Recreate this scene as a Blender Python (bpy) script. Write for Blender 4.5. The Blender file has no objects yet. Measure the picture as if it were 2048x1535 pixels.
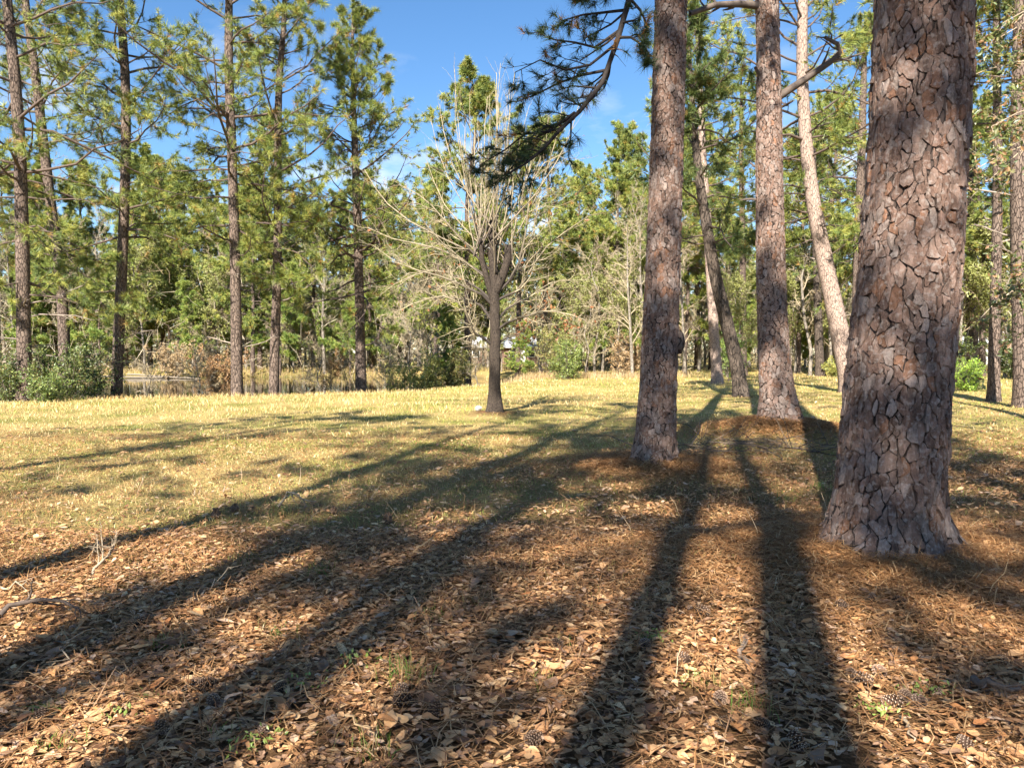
import bpy, math, random
import numpy as np
from mathutils import Vector

# ------------------------------------------------------------------ camera, sky, sun, exposure
scene = bpy.context.scene
COL = scene.collection
F_PX, CX, CY, H_CAM = 1540.0, 1024.0, 767.5, 1.5
PITCH = math.atan((CY - 705.0) / F_PX)
cam_d = bpy.data.cameras.new("camera")
cam_d.sensor_fit = 'HORIZONTAL'; cam_d.sensor_width = 36.0
cam_d.lens = 36.0 * F_PX / 2048.0
cam_d.clip_start = 0.05; cam_d.clip_end = 5000.0
cam = bpy.data.objects.new("camera", cam_d); COL.objects.link(cam)
cam.location = (0, 0, H_CAM)
cam.rotation_euler = (math.pi / 2 - PITCH, 0, 0)
scene.camera = cam

SUN_AZ, SUN_EL = math.radians(17.0), math.radians(37.0)      # heading the light travels to, height of the sun
LIGHT = np.array([math.sin(SUN_AZ) * math.cos(SUN_EL), math.cos(SUN_AZ) * math.cos(SUN_EL), -math.sin(SUN_EL)])
sun_d = bpy.data.lights.new("sun", 'SUN'); sun_d.energy = 5.0; sun_d.angle = math.radians(0.5)
sun_d.color = (1.0, 0.93, 0.82)
sun = bpy.data.objects.new("sun", sun_d); COL.objects.link(sun)
sun.rotation_euler = Vector(LIGHT).to_track_quat('-Z', 'Y').to_euler()
sun.location = (0, 0, 60)

world = bpy.data.worlds.new("World"); scene.world = world; world.use_nodes = True
world.cycles.sampling_method = 'MANUAL'; world.cycles.sample_map_resolution = 256
wt = world.node_tree; wt.nodes.clear()
wo = wt.nodes.new('ShaderNodeOutputWorld'); wb = wt.nodes.new('ShaderNodeBackground')
sky = wt.nodes.new('ShaderNodeTexSky'); sky.sky_type = 'NISHITA'; sky.sun_disc = False
sky.sun_elevation = SUN_EL; sky.sun_rotation = SUN_AZ + math.pi
sky.air_density = 1.0; sky.dust_density = 0.15; sky.ozone_density = 3.5; sky.altitude = 50
wtc = wt.nodes.new('ShaderNodeTexCoord')
wsep = wt.nodes.new('ShaderNodeSeparateXYZ'); wt.links.new(wtc.outputs['Generated'], wsep.inputs[0])
wz = wt.nodes.new('ShaderNodeMath'); wz.operation = 'ADD'; wz.inputs[1].default_value = 0.12
wt.links.new(wsep.outputs['Z'], wz.inputs[0])
wdv = wt.nodes.new('ShaderNodeVectorMath'); wdv.operation = 'DIVIDE'
wcz = wt.nodes.new('ShaderNodeCombineXYZ')
for k in range(3): wt.links.new(wz.outputs[0], wcz.inputs[k])
wt.links.new(wtc.outputs['Generated'], wdv.inputs[0]); wt.links.new(wcz.outputs[0], wdv.inputs[1])
wn = wt.nodes.new('ShaderNodeTexNoise'); wn.inputs['Scale'].default_value = 1.35; wn.inputs['Detail'].default_value = 7
wn.inputs['Roughness'].default_value = 0.55
wt.links.new(wdv.outputs[0], wn.inputs['Vector'])
wr = wt.nodes.new('ShaderNodeMapRange'); wr.inputs['From Min'].default_value = 0.53; wr.inputs['From Max'].default_value = 0.70
wt.links.new(wn.outputs['Fac'], wr.inputs['Value'])
wel = wt.nodes.new('ShaderNodeMapRange'); wel.inputs['From Min'].default_value = 0.18; wel.inputs['From Max'].default_value = 0.42
wel.inputs['To Min'].default_value = 1.0; wel.inputs['To Max'].default_value = 0.12
wt.links.new(wsep.outputs['Z'], wel.inputs['Value'])
wm = wt.nodes.new('ShaderNodeMath'); wm.operation = 'MULTIPLY'
wt.links.new(wr.outputs[0], wm.inputs[0]); wt.links.new(wel.outputs[0], wm.inputs[1])
wmix = wt.nodes.new('ShaderNodeMix'); wmix.data_type = 'RGBA'
whs = wt.nodes.new('ShaderNodeHueSaturation'); whs.inputs['Saturation'].default_value = 1.16; whs.inputs['Value'].default_value = 1.08
wt.links.new(sky.outputs[0], whs.inputs['Color'])
wt.links.new(wm.outputs[0], wmix.inputs['Factor']); wt.links.new(whs.outputs[0], wmix.inputs[6])
wmix.inputs[7].default_value = (6.6, 6.9, 7.4, 1)
wt.links.new(wmix.outputs[2], wb.inputs['Color']); wb.inputs['Strength'].default_value = 0.060
wt.links.new(wb.outputs[0], wo.inputs['Surface'])

scene.view_settings.view_transform = 'Standard'; scene.view_settings.look = 'None'
scene.view_settings.exposure = 1.65; scene.view_settings.gamma = 1.0
scene.view_settings.use_curve_mapping = False
scene.cycles.max_bounces = 4; scene.cycles.diffuse_bounces = 2; scene.cycles.glossy_bounces = 2
scene.cycles.transmission_bounces = 2; scene.cycles.transparent_max_bounces = 4
scene.cycles.use_adaptive_sampling = True; scene.cycles.adaptive_threshold = 0.03
scene.cycles.caustics_reflective = False; scene.cycles.caustics_refractive = False

# ------------------------------------------------------------------ layout helpers
_c, _s = math.cos(PITCH), math.sin(PITCH)
def ray(px, py):
    u, v = (px - CX) / F_PX, (CY - py) / F_PX
    return np.array([u, _c + v * _s, -_s + v * _c])
def G(px, py, z=0.0):                       # where a pixel's ray meets height z
    d = ray(px, py); t = (z - H_CAM) / d[2]
    return np.array([0, 0, H_CAM]) + d * t
def P(px, py, y):                           # point on a pixel's ray at distance y
    d = ray(px, py); t = y / d[1]
    return np.array([0, 0, H_CAM]) + d * t

def nrm(a):
    return a / np.maximum(np.linalg.norm(a, axis=-1, keepdims=True), 1e-9)
def RNG(seed): return np.random.default_rng(seed)

# smooth value noise (2D), vectorised
_perm = RNG(7).random((64, 64))
def vnoise(x, y):
    x = np.asarray(x, float); y = np.asarray(y, float)
    xi = np.floor(x).astype(int); yi = np.floor(y).astype(int)
    fx, fy = x - xi, y - yi
    fx = fx * fx * (3 - 2 * fx); fy = fy * fy * (3 - 2 * fy)
    a = _perm[xi % 64, yi % 64]; b = _perm[(xi + 1) % 64, yi % 64]
    c = _perm[xi % 64, (yi + 1) % 64]; d = _perm[(xi + 1) % 64, (yi + 1) % 64]
    return (a * (1 - fx) + b * fx) * (1 - fy) + (c * (1 - fx) + d * fx) * fy
def fbm(x, y, o=3):
    r = 0; a = .5; s = 0
    for k in range(o):
        r = r + a * vnoise(x * 2 ** k + 13.7 * k, y * 2 ** k + 5.1 * k); s += a; a *= .5
    return r / s
def sstep(a, b, x):
    t = np.clip((x - a) / (b - a), 0, 1); return t * t * (3 - 2 * t)

# ------------------------------------------------------------------ mesh helpers
class MB:
    def __init__(s): s.V = []; s.F = {}; s.C = []; s.n = 0
    def add(s, V, F, C=None):
        V = np.asarray(V, float).reshape(-1, 3); F = np.asarray(F, int)
        s.V.append(V)
        if len(F): s.F.setdefault(F.shape[1], []).append(F + s.n)
        if C is None: C = np.ones(3) * .5
        C = np.asarray(C, float)
        s.C.append(np.broadcast_to(C, (len(V), 3)) if C.ndim == 1 else C)
        s.n += len(V)
    def mesh(s, name, smooth=False):
        me = bpy.data.meshes.new(name)
        V = np.concatenate(s.V); C = np.concatenate(s.C)
        loops, starts, tot = [], [], 0
        for k, fl in s.F.items():
            f = np.concatenate(fl); loops.append(f.ravel())
            starts.append(tot + np.arange(len(f)) * k); tot += f.size
        loops = np.concatenate(loops); starts = np.concatenate(starts)
        me.vertices.add(len(V)); me.vertices.foreach_set('co', V.astype(np.float32).ravel())
        me.loops.add(len(loops)); me.loops.foreach_set('vertex_index', loops.astype(np.int32))
        me.polygons.add(len(starts)); me.polygons.foreach_set('loop_start', starts.astype(np.int32))
        at = me.color_attributes.new('Col', 'FLOAT_COLOR', 'POINT')
        at.data.foreach_set('color', np.concatenate([C, np.ones((len(C), 1))], 1).astype(np.float32).ravel())
        me.polygons.foreach_set('use_smooth', np.full(len(starts), smooth))
        me.update(calc_edges=True)
        return me

def link(name, me, mat=None, parent=None, loc=None):
    o = bpy.data.objects.new(name, me); COL.objects.link(o)
    if mat is not None and me is not None and not len(me.materials): me.materials.append(mat)
    if parent is not None: o.parent = parent
    if loc is not None: o.location = tuple(float(q) for q in loc)
    return o
def tag(o, label=None, cat=None, group=None, kind=None):
    if label: o['label'] = label
    if cat: o['category'] = cat
    if group: o['group'] = group
    if kind: o['kind'] = kind
    return o
def empty(name, loc, label, cat, group=None):
    o = link(name, None, loc=loc); o.empty_display_size = .3
    return tag(o, label, cat, group)
def copy_tree(o, loc, rz=0, sc=1.0, label=None):
    c = o.copy(); COL.objects.link(c); c.location = tuple(float(q) for q in loc)
    c.rotation_euler = (0, 0, rz); c.scale = (sc, sc, sc)
    if label: c['label'] = label
    for ch in o.children:
        d = ch.copy(); COL.objects.link(d); d.parent = c
    return c

def tubes(Pt, R, sides):
    Pt = np.asarray(Pt, float); R = np.asarray(R, float)
    M, K = Pt.shape[:2]
    T = nrm(np.gradient(Pt, axis=1))
    tm = nrm(T.mean(1))
    a = np.where(np.abs(tm[:, 2:3]) > .8, np.array([[1., 0, 0]]), np.array([[0, 0, 1.]]))
    N = nrm(np.cross(T, a[:, None, :])); B = np.cross(T, N)
    th = np.arange(sides) * 2 * np.pi / sides
    V = Pt[:, :, None, :] + R[:, :, None, None] * (np.cos(th)[None, None, :, None] * N[:, :, None, :] + np.sin(th)[None, None, :, None] * B[:, :, None, :])
    m, k, j = np.meshgrid(np.arange(M), np.arange(K - 1), np.arange(sides), indexing='ij')
    j2 = (j + 1) % sides; b = (m * K + k) * sides; b2 = (m * K + k + 1) * sides
    F = np.stack([b + j, b + j2, b2 + j2, b2 + j], -1).reshape(-1, 4)
    return V.reshape(-1, 3), F

def grow(rng, p0, d0, L, K, wig, up):       # wandering curves from p0 along d0
    M = len(p0); pts = [p0]; d = nrm(d0)
    st = (L / (K - 1))[:, None]
    for k in range(K - 1):
        pts.append(pts[-1] + d * st)
        d = nrm(d + rng.normal(0, wig, (M, 3)) + np.array([0, 0, up]))
    return np.stack(pts, 1)

def spawn(rng, Pp, Rp, n, t0, t1, ang, lr, K, wig, up, rr=.55, rmin=.004, flat=0.0, tip=.3, shorten=.5):
    M, Kp = Pp.shape[:2]
    t = np.linspace(t0, t1, n)[None, :] + rng.uniform(-.5, .5, (M, n)) * (t1 - t0) / max(n, 1)
    t = np.clip(t, 0, .999); x = t * (Kp - 1); i = x.astype(int); f = (x - i)[..., None]
    mi = np.arange(M)[:, None]
    pos = Pp[mi, i] * (1 - f) + Pp[mi, i + 1] * f
    tan = nrm(Pp[mi, i + 1] - Pp[mi, i])
    rad = Rp[mi, i] * (1 - f[..., 0]) + Rp[mi, i + 1] * f[..., 0]
    Lp = np.linalg.norm(np.diff(Pp, axis=1), axis=2).sum(1)
    L = Lp[:, None] * lr * rng.uniform(.6, 1.15, (M, n)) * (1 - shorten * t)
    rv = rng.normal(0, 1, (M, n, 3)); rv[..., 2] *= (1 - flat)
    side = nrm(rv - (rv * tan).sum(-1, keepdims=True) * tan)
    a = np.radians(ang) * rng.uniform(.65, 1.3, (M, n, 1))
    d = tan * np.cos(a) + side * np.sin(a)
    C = grow(rng, pos.reshape(-1, 3), d.reshape(-1, 3), L.ravel(), K, wig, up)
    r0 = np.maximum(rad.ravel() * rr, rmin)
    R = r0[:, None] * np.linspace(1, tip, K)[None, :]
    return C, np.maximum(R, rmin * .5)

def needles(mb, rng, pos, dirs, n, L, W, col, spread=.85, lift=.15, along=.10):
    M = len(pos)
    d = nrm(dirs[:, None, :] * .75 + rng.normal(0, spread * .6, (M, n, 3)) + np.array([0, 0, lift]))
    b = pos[:, None, :] - dirs[:, None, :] * rng.uniform(0, along, (M, n, 1))
    ln = L * rng.uniform(.65, 1.15, (M, n, 1)) * rng.uniform(.65, 1.25, (M, 1, 1))
    s = nrm(np.cross(d, rng.normal(0, 1, (M, n, 3)))) * (W * .5)
    V = np.stack([b - s, b + s, b + d * ln + s * .3 - np.array([0, 0, .12]) * ln], 2)
    c = col[:, None, None, :] * rng.uniform(.8, 1.2, (M, n, 1, 1)) * np.ones((1, 1, 3, 1))
    mb.add(V.reshape(-1, 3), np.arange(M * n * 3).reshape(-1, 3), c.reshape(-1, 3))

def leafcards(mb, rng, pos, size, col, nl=None, updir=.3):     # two-triangle pointed leaves, random lie
    M = len(pos)
    d = nrm(rng.normal(0, 1, (M, 3)) + np.array([0, 0, -.1]))
    s = nrm(np.cross(d, nrm(rng.normal(0, 1, (M, 3)) + np.array([0, 0, updir]))))
    L = size * rng.uniform(.6, 1.3, (M, 1)); w = L * .25
    nn = np.cross(d, s)
    V = np.stack([pos, pos + d * L * .5 + s * w + nn * w * .3, pos + d * L, pos + d * L * .5 - s * w + nn * w * .3], 1)
    b = np.arange(M)[:, None] * 4
    F = np.concatenate([b + [0, 1, 2], b + [0, 2, 3]])
    c = np.repeat(col * rng.uniform(.75, 1.25, (M, 1)), 4, 0)
    mb.add(V.reshape(-1, 3), F, c)

# ------------------------------------------------------------------ materials
def new_mat(name):
    m = bpy.data.materials.new(name); m.use_nodes = True
    nt = m.node_tree; nt.nodes.clear()
    out = nt.nodes.new('ShaderNodeOutputMaterial')
    return m, nt, out
def mat_col(name, rough=.8, trans=0.0, bump=0.0, bscale=60, vary=0.0, spec=.25, obj_random=False, stretch=None):
    m, nt, out = new_mat(name); N, Lk = nt.nodes.new, nt.links.new
    at = N('ShaderNodeAttribute'); at.attribute_name = 'Col'; c = at.outputs['Color']
    tc = N('ShaderNodeTexCoord'); vec = tc.outputs['Object']
    if stretch:
        mp = N('ShaderNodeMapping'); mp.inputs['Scale'].default_value = stretch; Lk(vec, mp.inputs[0]); vec = mp.outputs[0]
    if vary > 0 or bump > 0:
        nz = N('ShaderNodeTexNoise'); nz.inputs['Scale'].default_value = bscale; nz.inputs['Detail'].default_value = 4
        nz.inputs['Roughness'].default_value = .65; Lk(vec, nz.inputs['Vector'])
    if vary > 0:
        mr = N('ShaderNodeMapRange'); mr.inputs['From Min'].default_value = .3; mr.inputs['From Max'].default_value = .7
        mr.inputs['To Min'].default_value = 1 - vary; mr.inputs['To Max'].default_value = 1 + vary
        Lk(nz.outputs['Fac'], mr.inputs['Value'])
        mx = N('ShaderNodeVectorMath'); mx.operation = 'SCALE'; Lk(c, mx.inputs[0]); Lk(mr.outputs[0], mx.inputs['Scale']); c = mx.outputs[0]
    if obj_random:
        oi = N('ShaderNodeObjectInfo'); rp = N('ShaderNodeValToRGB')
        e = rp.color_ramp.elements; e[0].color = (.95, .80, .66, 1); e[1].color = (1.2, 1.14, 1.0, 1)
        q = e.new(.35); q.color = (.62, .48, .38, 1); q = e.new(.7); q.color = (1.05, .9, .74, 1)
        Lk(oi.outputs['Random'], rp.inputs[0])
        mu = N('ShaderNodeVectorMath'); mu.operation = 'MULTIPLY'; Lk(c, mu.inputs[0]); Lk(rp.outputs[0], mu.inputs[1]); c = mu.outputs[0]
    if trans > 0:
        df = N('ShaderNodeBsdfDiffuse'); tr = N('ShaderNodeBsdfTranslucent'); ms = N('ShaderNodeMixShader')
        gl = N('ShaderNodeBsdfGlossy'); gl.inputs['Roughness'].default_value = .45; ms2 = N('ShaderNodeMixShader'); ms2.inputs[0].default_value = spec * .12
        gl.inputs['Color'].default_value = (.8, .85, .9, 1)
        Lk(c, df.inputs[0]); Lk(c, tr.inputs[0]); ms.inputs[0].default_value = trans
        Lk(df.outputs[0], ms.inputs[1]); Lk(tr.outputs[0], ms.inputs[2]); Lk(ms.outputs[0], ms2.inputs[1]); Lk(gl.outputs[0], ms2.inputs[2])
        Lk(ms2.outputs[0], out.inputs[0])
    else:
        b = N('ShaderNodeBsdfPrincipled'); b.inputs['Roughness'].default_value = rough
        b.inputs['Specular IOR Level'].default_value = spec; Lk(c, b.inputs['Base Color'])
        if bump > 0:
            bp = N('ShaderNodeBump'); bp.inputs['Strength'].default_value = 1.0; bp.inputs['Distance'].default_value = bump
            Lk(nz.outputs['Fac'], bp.inputs['Height']); Lk(bp.outputs[0], b.inputs['Normal'])
        Lk(b.outputs[0], out.inputs[0])
    return m

def mat_bark(name, light, mid, dark, sx=16, sz=5.5, bump=.02, crack=.10):
    m, nt, out = new_mat(name); N, Lk = nt.nodes.new, nt.links.new
    tc = N('ShaderNodeTexCoord'); mp = N('ShaderNodeMapping'); mp.inputs['Scale'].default_value = (sx, sx, sz)
    Lk(tc.outputs['Object'], mp.inputs[0])
    nz = N('ShaderNodeTexNoise'); nz.inputs['Scale'].default_value = 1.1; nz.inputs['Detail'].default_value = 3; Lk(mp.outputs[0], nz.inputs['Vector'])
    wv = N('ShaderNodeMix'); wv.data_type = 'VECTOR'; wv.inputs['Factor'].default_value = .22
    Lk(mp.outputs[0], wv.inputs[4]); sc = N('ShaderNodeVectorMath'); sc.operation = 'MULTIPLY_ADD'
    sc.inputs[1].default_value = (3, 3, 3); Lk(nz.outputs['Color'], sc.inputs[0]); Lk(mp.outputs[0], sc.inputs[2]); Lk(sc.outputs[0], wv.inputs[5])
    vo = N('ShaderNodeTexVoronoi'); vo.feature = 'DISTANCE_TO_EDGE'; vo.inputs['Scale'].default_value = 1.0; Lk(wv.outputs[1], vo.inputs['Vector'])
    vc = N('ShaderNodeTexVoronoi'); vc.feature = 'F1'; vc.inputs['Scale'].default_value = 1.0; Lk(wv.outputs[1], vc.inputs['Vector'])
    n2 = N('ShaderNodeTexNoise'); n2.inputs['Scale'].default_value = 3.5; n2.inputs['Detail'].default_value = 6; n2.inputs['Roughness'].default_value = .7; Lk(mp.outputs[0], n2.inputs['Vector'])
    sp = N('ShaderNodeSeparateColor'); Lk(vc.outputs['Color'], sp.inputs[0])
    ad = N('ShaderNodeMath'); ad.operation = 'MULTIPLY_ADD'; ad.inputs[1].default_value = .55; Lk(sp.outputs[0], ad.inputs[0])
    ad2 = N('ShaderNodeMath'); ad2.operation = 'MULTIPLY_ADD'; ad2.inputs[1].default_value = .9; ad2.inputs[2].default_value = -.22; Lk(n2.outputs['Fac'], ad2.inputs[0]); Lk(ad2.outputs[0], ad.inputs[2])
    mx = N('ShaderNodeMix'); mx.data_type = 'RGBA'; mx.inputs[6].default_value = (*mid, 1); mx.inputs[7].default_value = (*light, 1); Lk(ad.outputs[0], mx.inputs['Factor'])
    cr = N('ShaderNodeMapRange'); cr.inputs['From Min'].default_value = .015; cr.inputs['From Max'].default_value = crack; Lk(vo.outputs['Distance'], cr.inputs['Value'])
    mk = N('ShaderNodeMix'); mk.data_type = 'RGBA'; mk.inputs[6].default_value = (*dark, 1); Lk(cr.outputs[0], mk.inputs['Factor']); Lk(mx.outputs[2], mk.inputs[7])
    b = N('ShaderNodeBsdfPrincipled'); b.inputs['Roughness'].default_value = .9; b.inputs['Specular IOR Level'].default_value = .15
    Lk(mk.outputs[2], b.inputs['Base Color'])
    hs = N('ShaderNodeMath'); hs.operation = 'MULTIPLY_ADD'; hs.inputs[1].default_value = .35; Lk(n2.outputs['Fac'], hs.inputs[0]); Lk(cr.outputs[0], hs.inputs[2])
    bp = N('ShaderNodeBump'); bp.inputs['Distance'].default_value = bump; bp.inputs['Strength'].default_value = 1; Lk(hs.outputs[0], bp.inputs['Height']); Lk(bp.outputs[0], b.inputs['Normal'])
    Lk(b.outputs[0], out.inputs[0])
    return m

def mat_plate():
    m, nt, out = new_mat('bark_plates'); N, Lk = nt.nodes.new, nt.links.new
    at = N('ShaderNodeAttribute'); at.attribute_name = 'Col'; tc = N('ShaderNodeTexCoord')
    mp = N('ShaderNodeMapping'); mp.inputs['Scale'].default_value = (1, 1, .45); Lk(tc.outputs['Object'], mp.inputs[0])
    def nz(s, d, r=.6):
        n = N('ShaderNodeTexNoise'); n.inputs['Scale'].default_value = s; n.inputs['Detail'].default_value = d; n.inputs['Roughness'].default_value = r; Lk(mp.outputs[0], n.inputs['Vector']); return n.outputs['Fac']
    big, fine = nz(17, 4), nz(95, 4, .7)
    sn = N('ShaderNodeMath'); sn.operation = 'SNAP'; sn.inputs[1].default_value = .055; Lk(big, sn.inputs[0])         # flaking layers
    vo = N('ShaderNodeTexNoise'); vo.inputs['Scale'].default_value = 33; vo.inputs['Detail'].default_value = 2; Lk(tc.outputs['Object'], vo.inputs['Vector'])
    f = N('ShaderNodeMath'); f.operation = 'MULTIPLY_ADD'; f.inputs[1].default_value = .55; Lk(fine, f.inputs[0]); Lk(sn.outputs[0], f.inputs[2])
    mr = N('ShaderNodeMapRange'); mr.inputs['From Min'].default_value = .55; mr.inputs['From Max'].default_value = 1.0; mr.inputs['To Min'].default_value = .5; mr.inputs['To Max'].default_value = 1.5; Lk(f.outputs[0], mr.inputs['Value'])
    mx = N('ShaderNodeVectorMath'); mx.operation = 'SCALE'; Lk(at.outputs['Color'], mx.inputs[0]); Lk(mr.outputs[0], mx.inputs['Scale'])
    tint = N('ShaderNodeMix'); tint.data_type = 'RGBA'; tint.inputs[7].default_value = (.36, .31, .275, 1); Lk(mx.outputs[0], tint.inputs[6])
    gm = N('ShaderNodeMapRange'); gm.inputs['From Min'].default_value = .52; gm.inputs['From Max'].default_value = .68; gm.inputs['To Max'].default_value = .55; Lk(vo.outputs['Fac'], gm.inputs['Value']); Lk(gm.outputs[0], tint.inputs['Factor'])
    b = N('ShaderNodeBsdfPrincipled'); b.inputs['Roughness'].default_value = .92; b.inputs['Specular IOR Level'].default_value = .12; Lk(tint.outputs[2], b.inputs['Base Color'])
    bp = N('ShaderNodeBump'); bp.inputs['Distance'].default_value = .022; Lk(f.outputs[0], bp.inputs['Height']); Lk(bp.outputs[0], b.inputs['Normal']); Lk(b.outputs[0], out.inputs[0])
    return m
M_NEEDLE = mat_col('pine_needles', trans=.22, spec=.2)
M_LEAF = mat_col('shrub_leaves', trans=.30, spec=.4)
M_DRYLEAF = mat_col('dry_leaves', trans=.18, spec=.25)
M_DRYLEAF_ONE = mat_col('dry_leaf_single', trans=.18, spec=.25, obj_random=True)
M_GRASS = mat_col('grass_blades', trans=.30, spec=.3)
M_TWIG = mat_col('twig_bark', rough=.85, vary=.3, bscale=8)
M_PLATE = mat_plate()
M_CONE = mat_col('pine_cone_scales', rough=.7, spec=.3)
M_WOOD = mat_col('dead_wood', rough=.85, vary=.35, bscale=30, bump=.004)
M_BARK_PINE = mat_bark('pine_bark', (.225, .17, .137), (.105, .076, .062), (.04, .029, .024))
M_BARK_PALE = mat_bark('pale_pine_bark', (.42, .32, .265), (.30, .22, .18), (.13, .095, .08), crack=.06)
M_BARK_DARK = mat_bark('dark_bark', (.16, .125, .10), (.085, .065, .052), (.03, .024, .02), sx=22, sz=4)
M_BARK_POLLARD = mat_bark('pollard_bark', (.10, .077, .06), (.055, .043, .035), (.028, .022, .018), sx=55, sz=12, bump=.008)
M_BARK_GREY = mat_bark('grey_bark', (.33, .29, .24), (.21, .18, .145), (.09, .075, .06), sx=14, sz=3, bump=.008)
M_FISSURE = mat_bark('bark_fissure', (.085, .06, .05), (.055, .04, .033), (.025, .02, .017), sx=30, sz=12, bump=.01)

# ------------------------------------------------------------------ terrain
POND = np.array([(-75, 18), (-40, 19), (-24, 22), (-16, 26.2), (-9, 29.5), (-5, 33), (-2.2, 39), (-.8, 46), (-.6, 55), (-3, 61), (-14, 63), (-30, 62), (-75, 60)], float)
WATER_Z = -.5
def pond_sd(x, y):                           # >0 inside the pond
    x = np.asarray(x, float); y = np.asarray(y, float)
    d = np.full(x.shape, 1e9); ins = np.zeros(x.shape, bool)
    n = len(POND)
    for i in range(n):
        a, b = POND[i], POND[(i + 1) % n]; e = b - a
        t = np.clip(((x - a[0]) * e[0] + (y - a[1]) * e[1]) / (e @ e), 0, 1)
        d = np.minimum(d, np.hypot(x - a[0] - t * e[0], y - a[1] - t * e[1]))
        c = ((a[1] > y) != (b[1] > y))
        with np.errstate(divide='ignore', invalid='ignore'):
            xi = a[0] + (y - a[1]) * e[0] / (e[1] if e[1] else 1e-9)
        ins ^= c & (x < xi)
    return np.where(ins, d, -d)

BASE = {'A': G(1766, 1092, .06), 'B': G(1308, 926, .06), 'C': G(1558, 842, .22)}
MOUNDS = [(BASE['A'][0], BASE['A'][1], 1.1, .10), (BASE['B'][0], BASE['B'][1], 1.0, .10), (BASE['C'][0] - .1, BASE['C'][1] - .15, 1.35, .30)]
for q in (G(988, 829), G(474, 786), G(232, 786), G(546, 782), G(722, 771), G(1484, 797)):
    MOUNDS.append((q[0], q[1], 1.1, .08))
def hz(x, y):
    x = np.asarray(x, float); y = np.asarray(y, float)
    near = np.clip(1.2 - np.hypot(x, y - 8) / 60, .15, 1)
    z = (fbm(x * .35, y * .35) - .5) * .10 * near + (fbm(x * 1.7 + 9, y * 1.7) - .5) * .045 * near
    for mx, my, r, h in MOUNDS:
        z = z + h * np.exp(-((x - mx) ** 2 + (y - my) ** 2) / (r * r))
    sd = pond_sd(x, y)
    z = z - sstep(-2.6, 1.0, sd) * .85
    return z

def straw_mask(x, y):
    m = np.zeros(np.shape(x))
    for i, (mx, my, r, h) in enumerate(MOUNDS):
        w = 1.0 if i < 3 else 1.0
        m = np.maximum(m, w * np.exp(-((x - mx) ** 2 + (y - my) ** 2) / (r * r * (1.4 if i < 3 else .5))))
    return np.clip(m * (.35 + 1.3 * fbm(np.asarray(x) * 1.9 + 20, np.asarray(y) * 1.9 + 3)), 0, 1)
def grass_mask(x, y):                        # lawn beyond the leaf litter
    n = (fbm(x * .5 + 3, y * .5 + 8) - .5) * 5
    edge = 7.6 + np.clip(x, -8, 8) * .38
    return sstep(-3.6, 5.4, y + n * 1.8 - edge)

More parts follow.
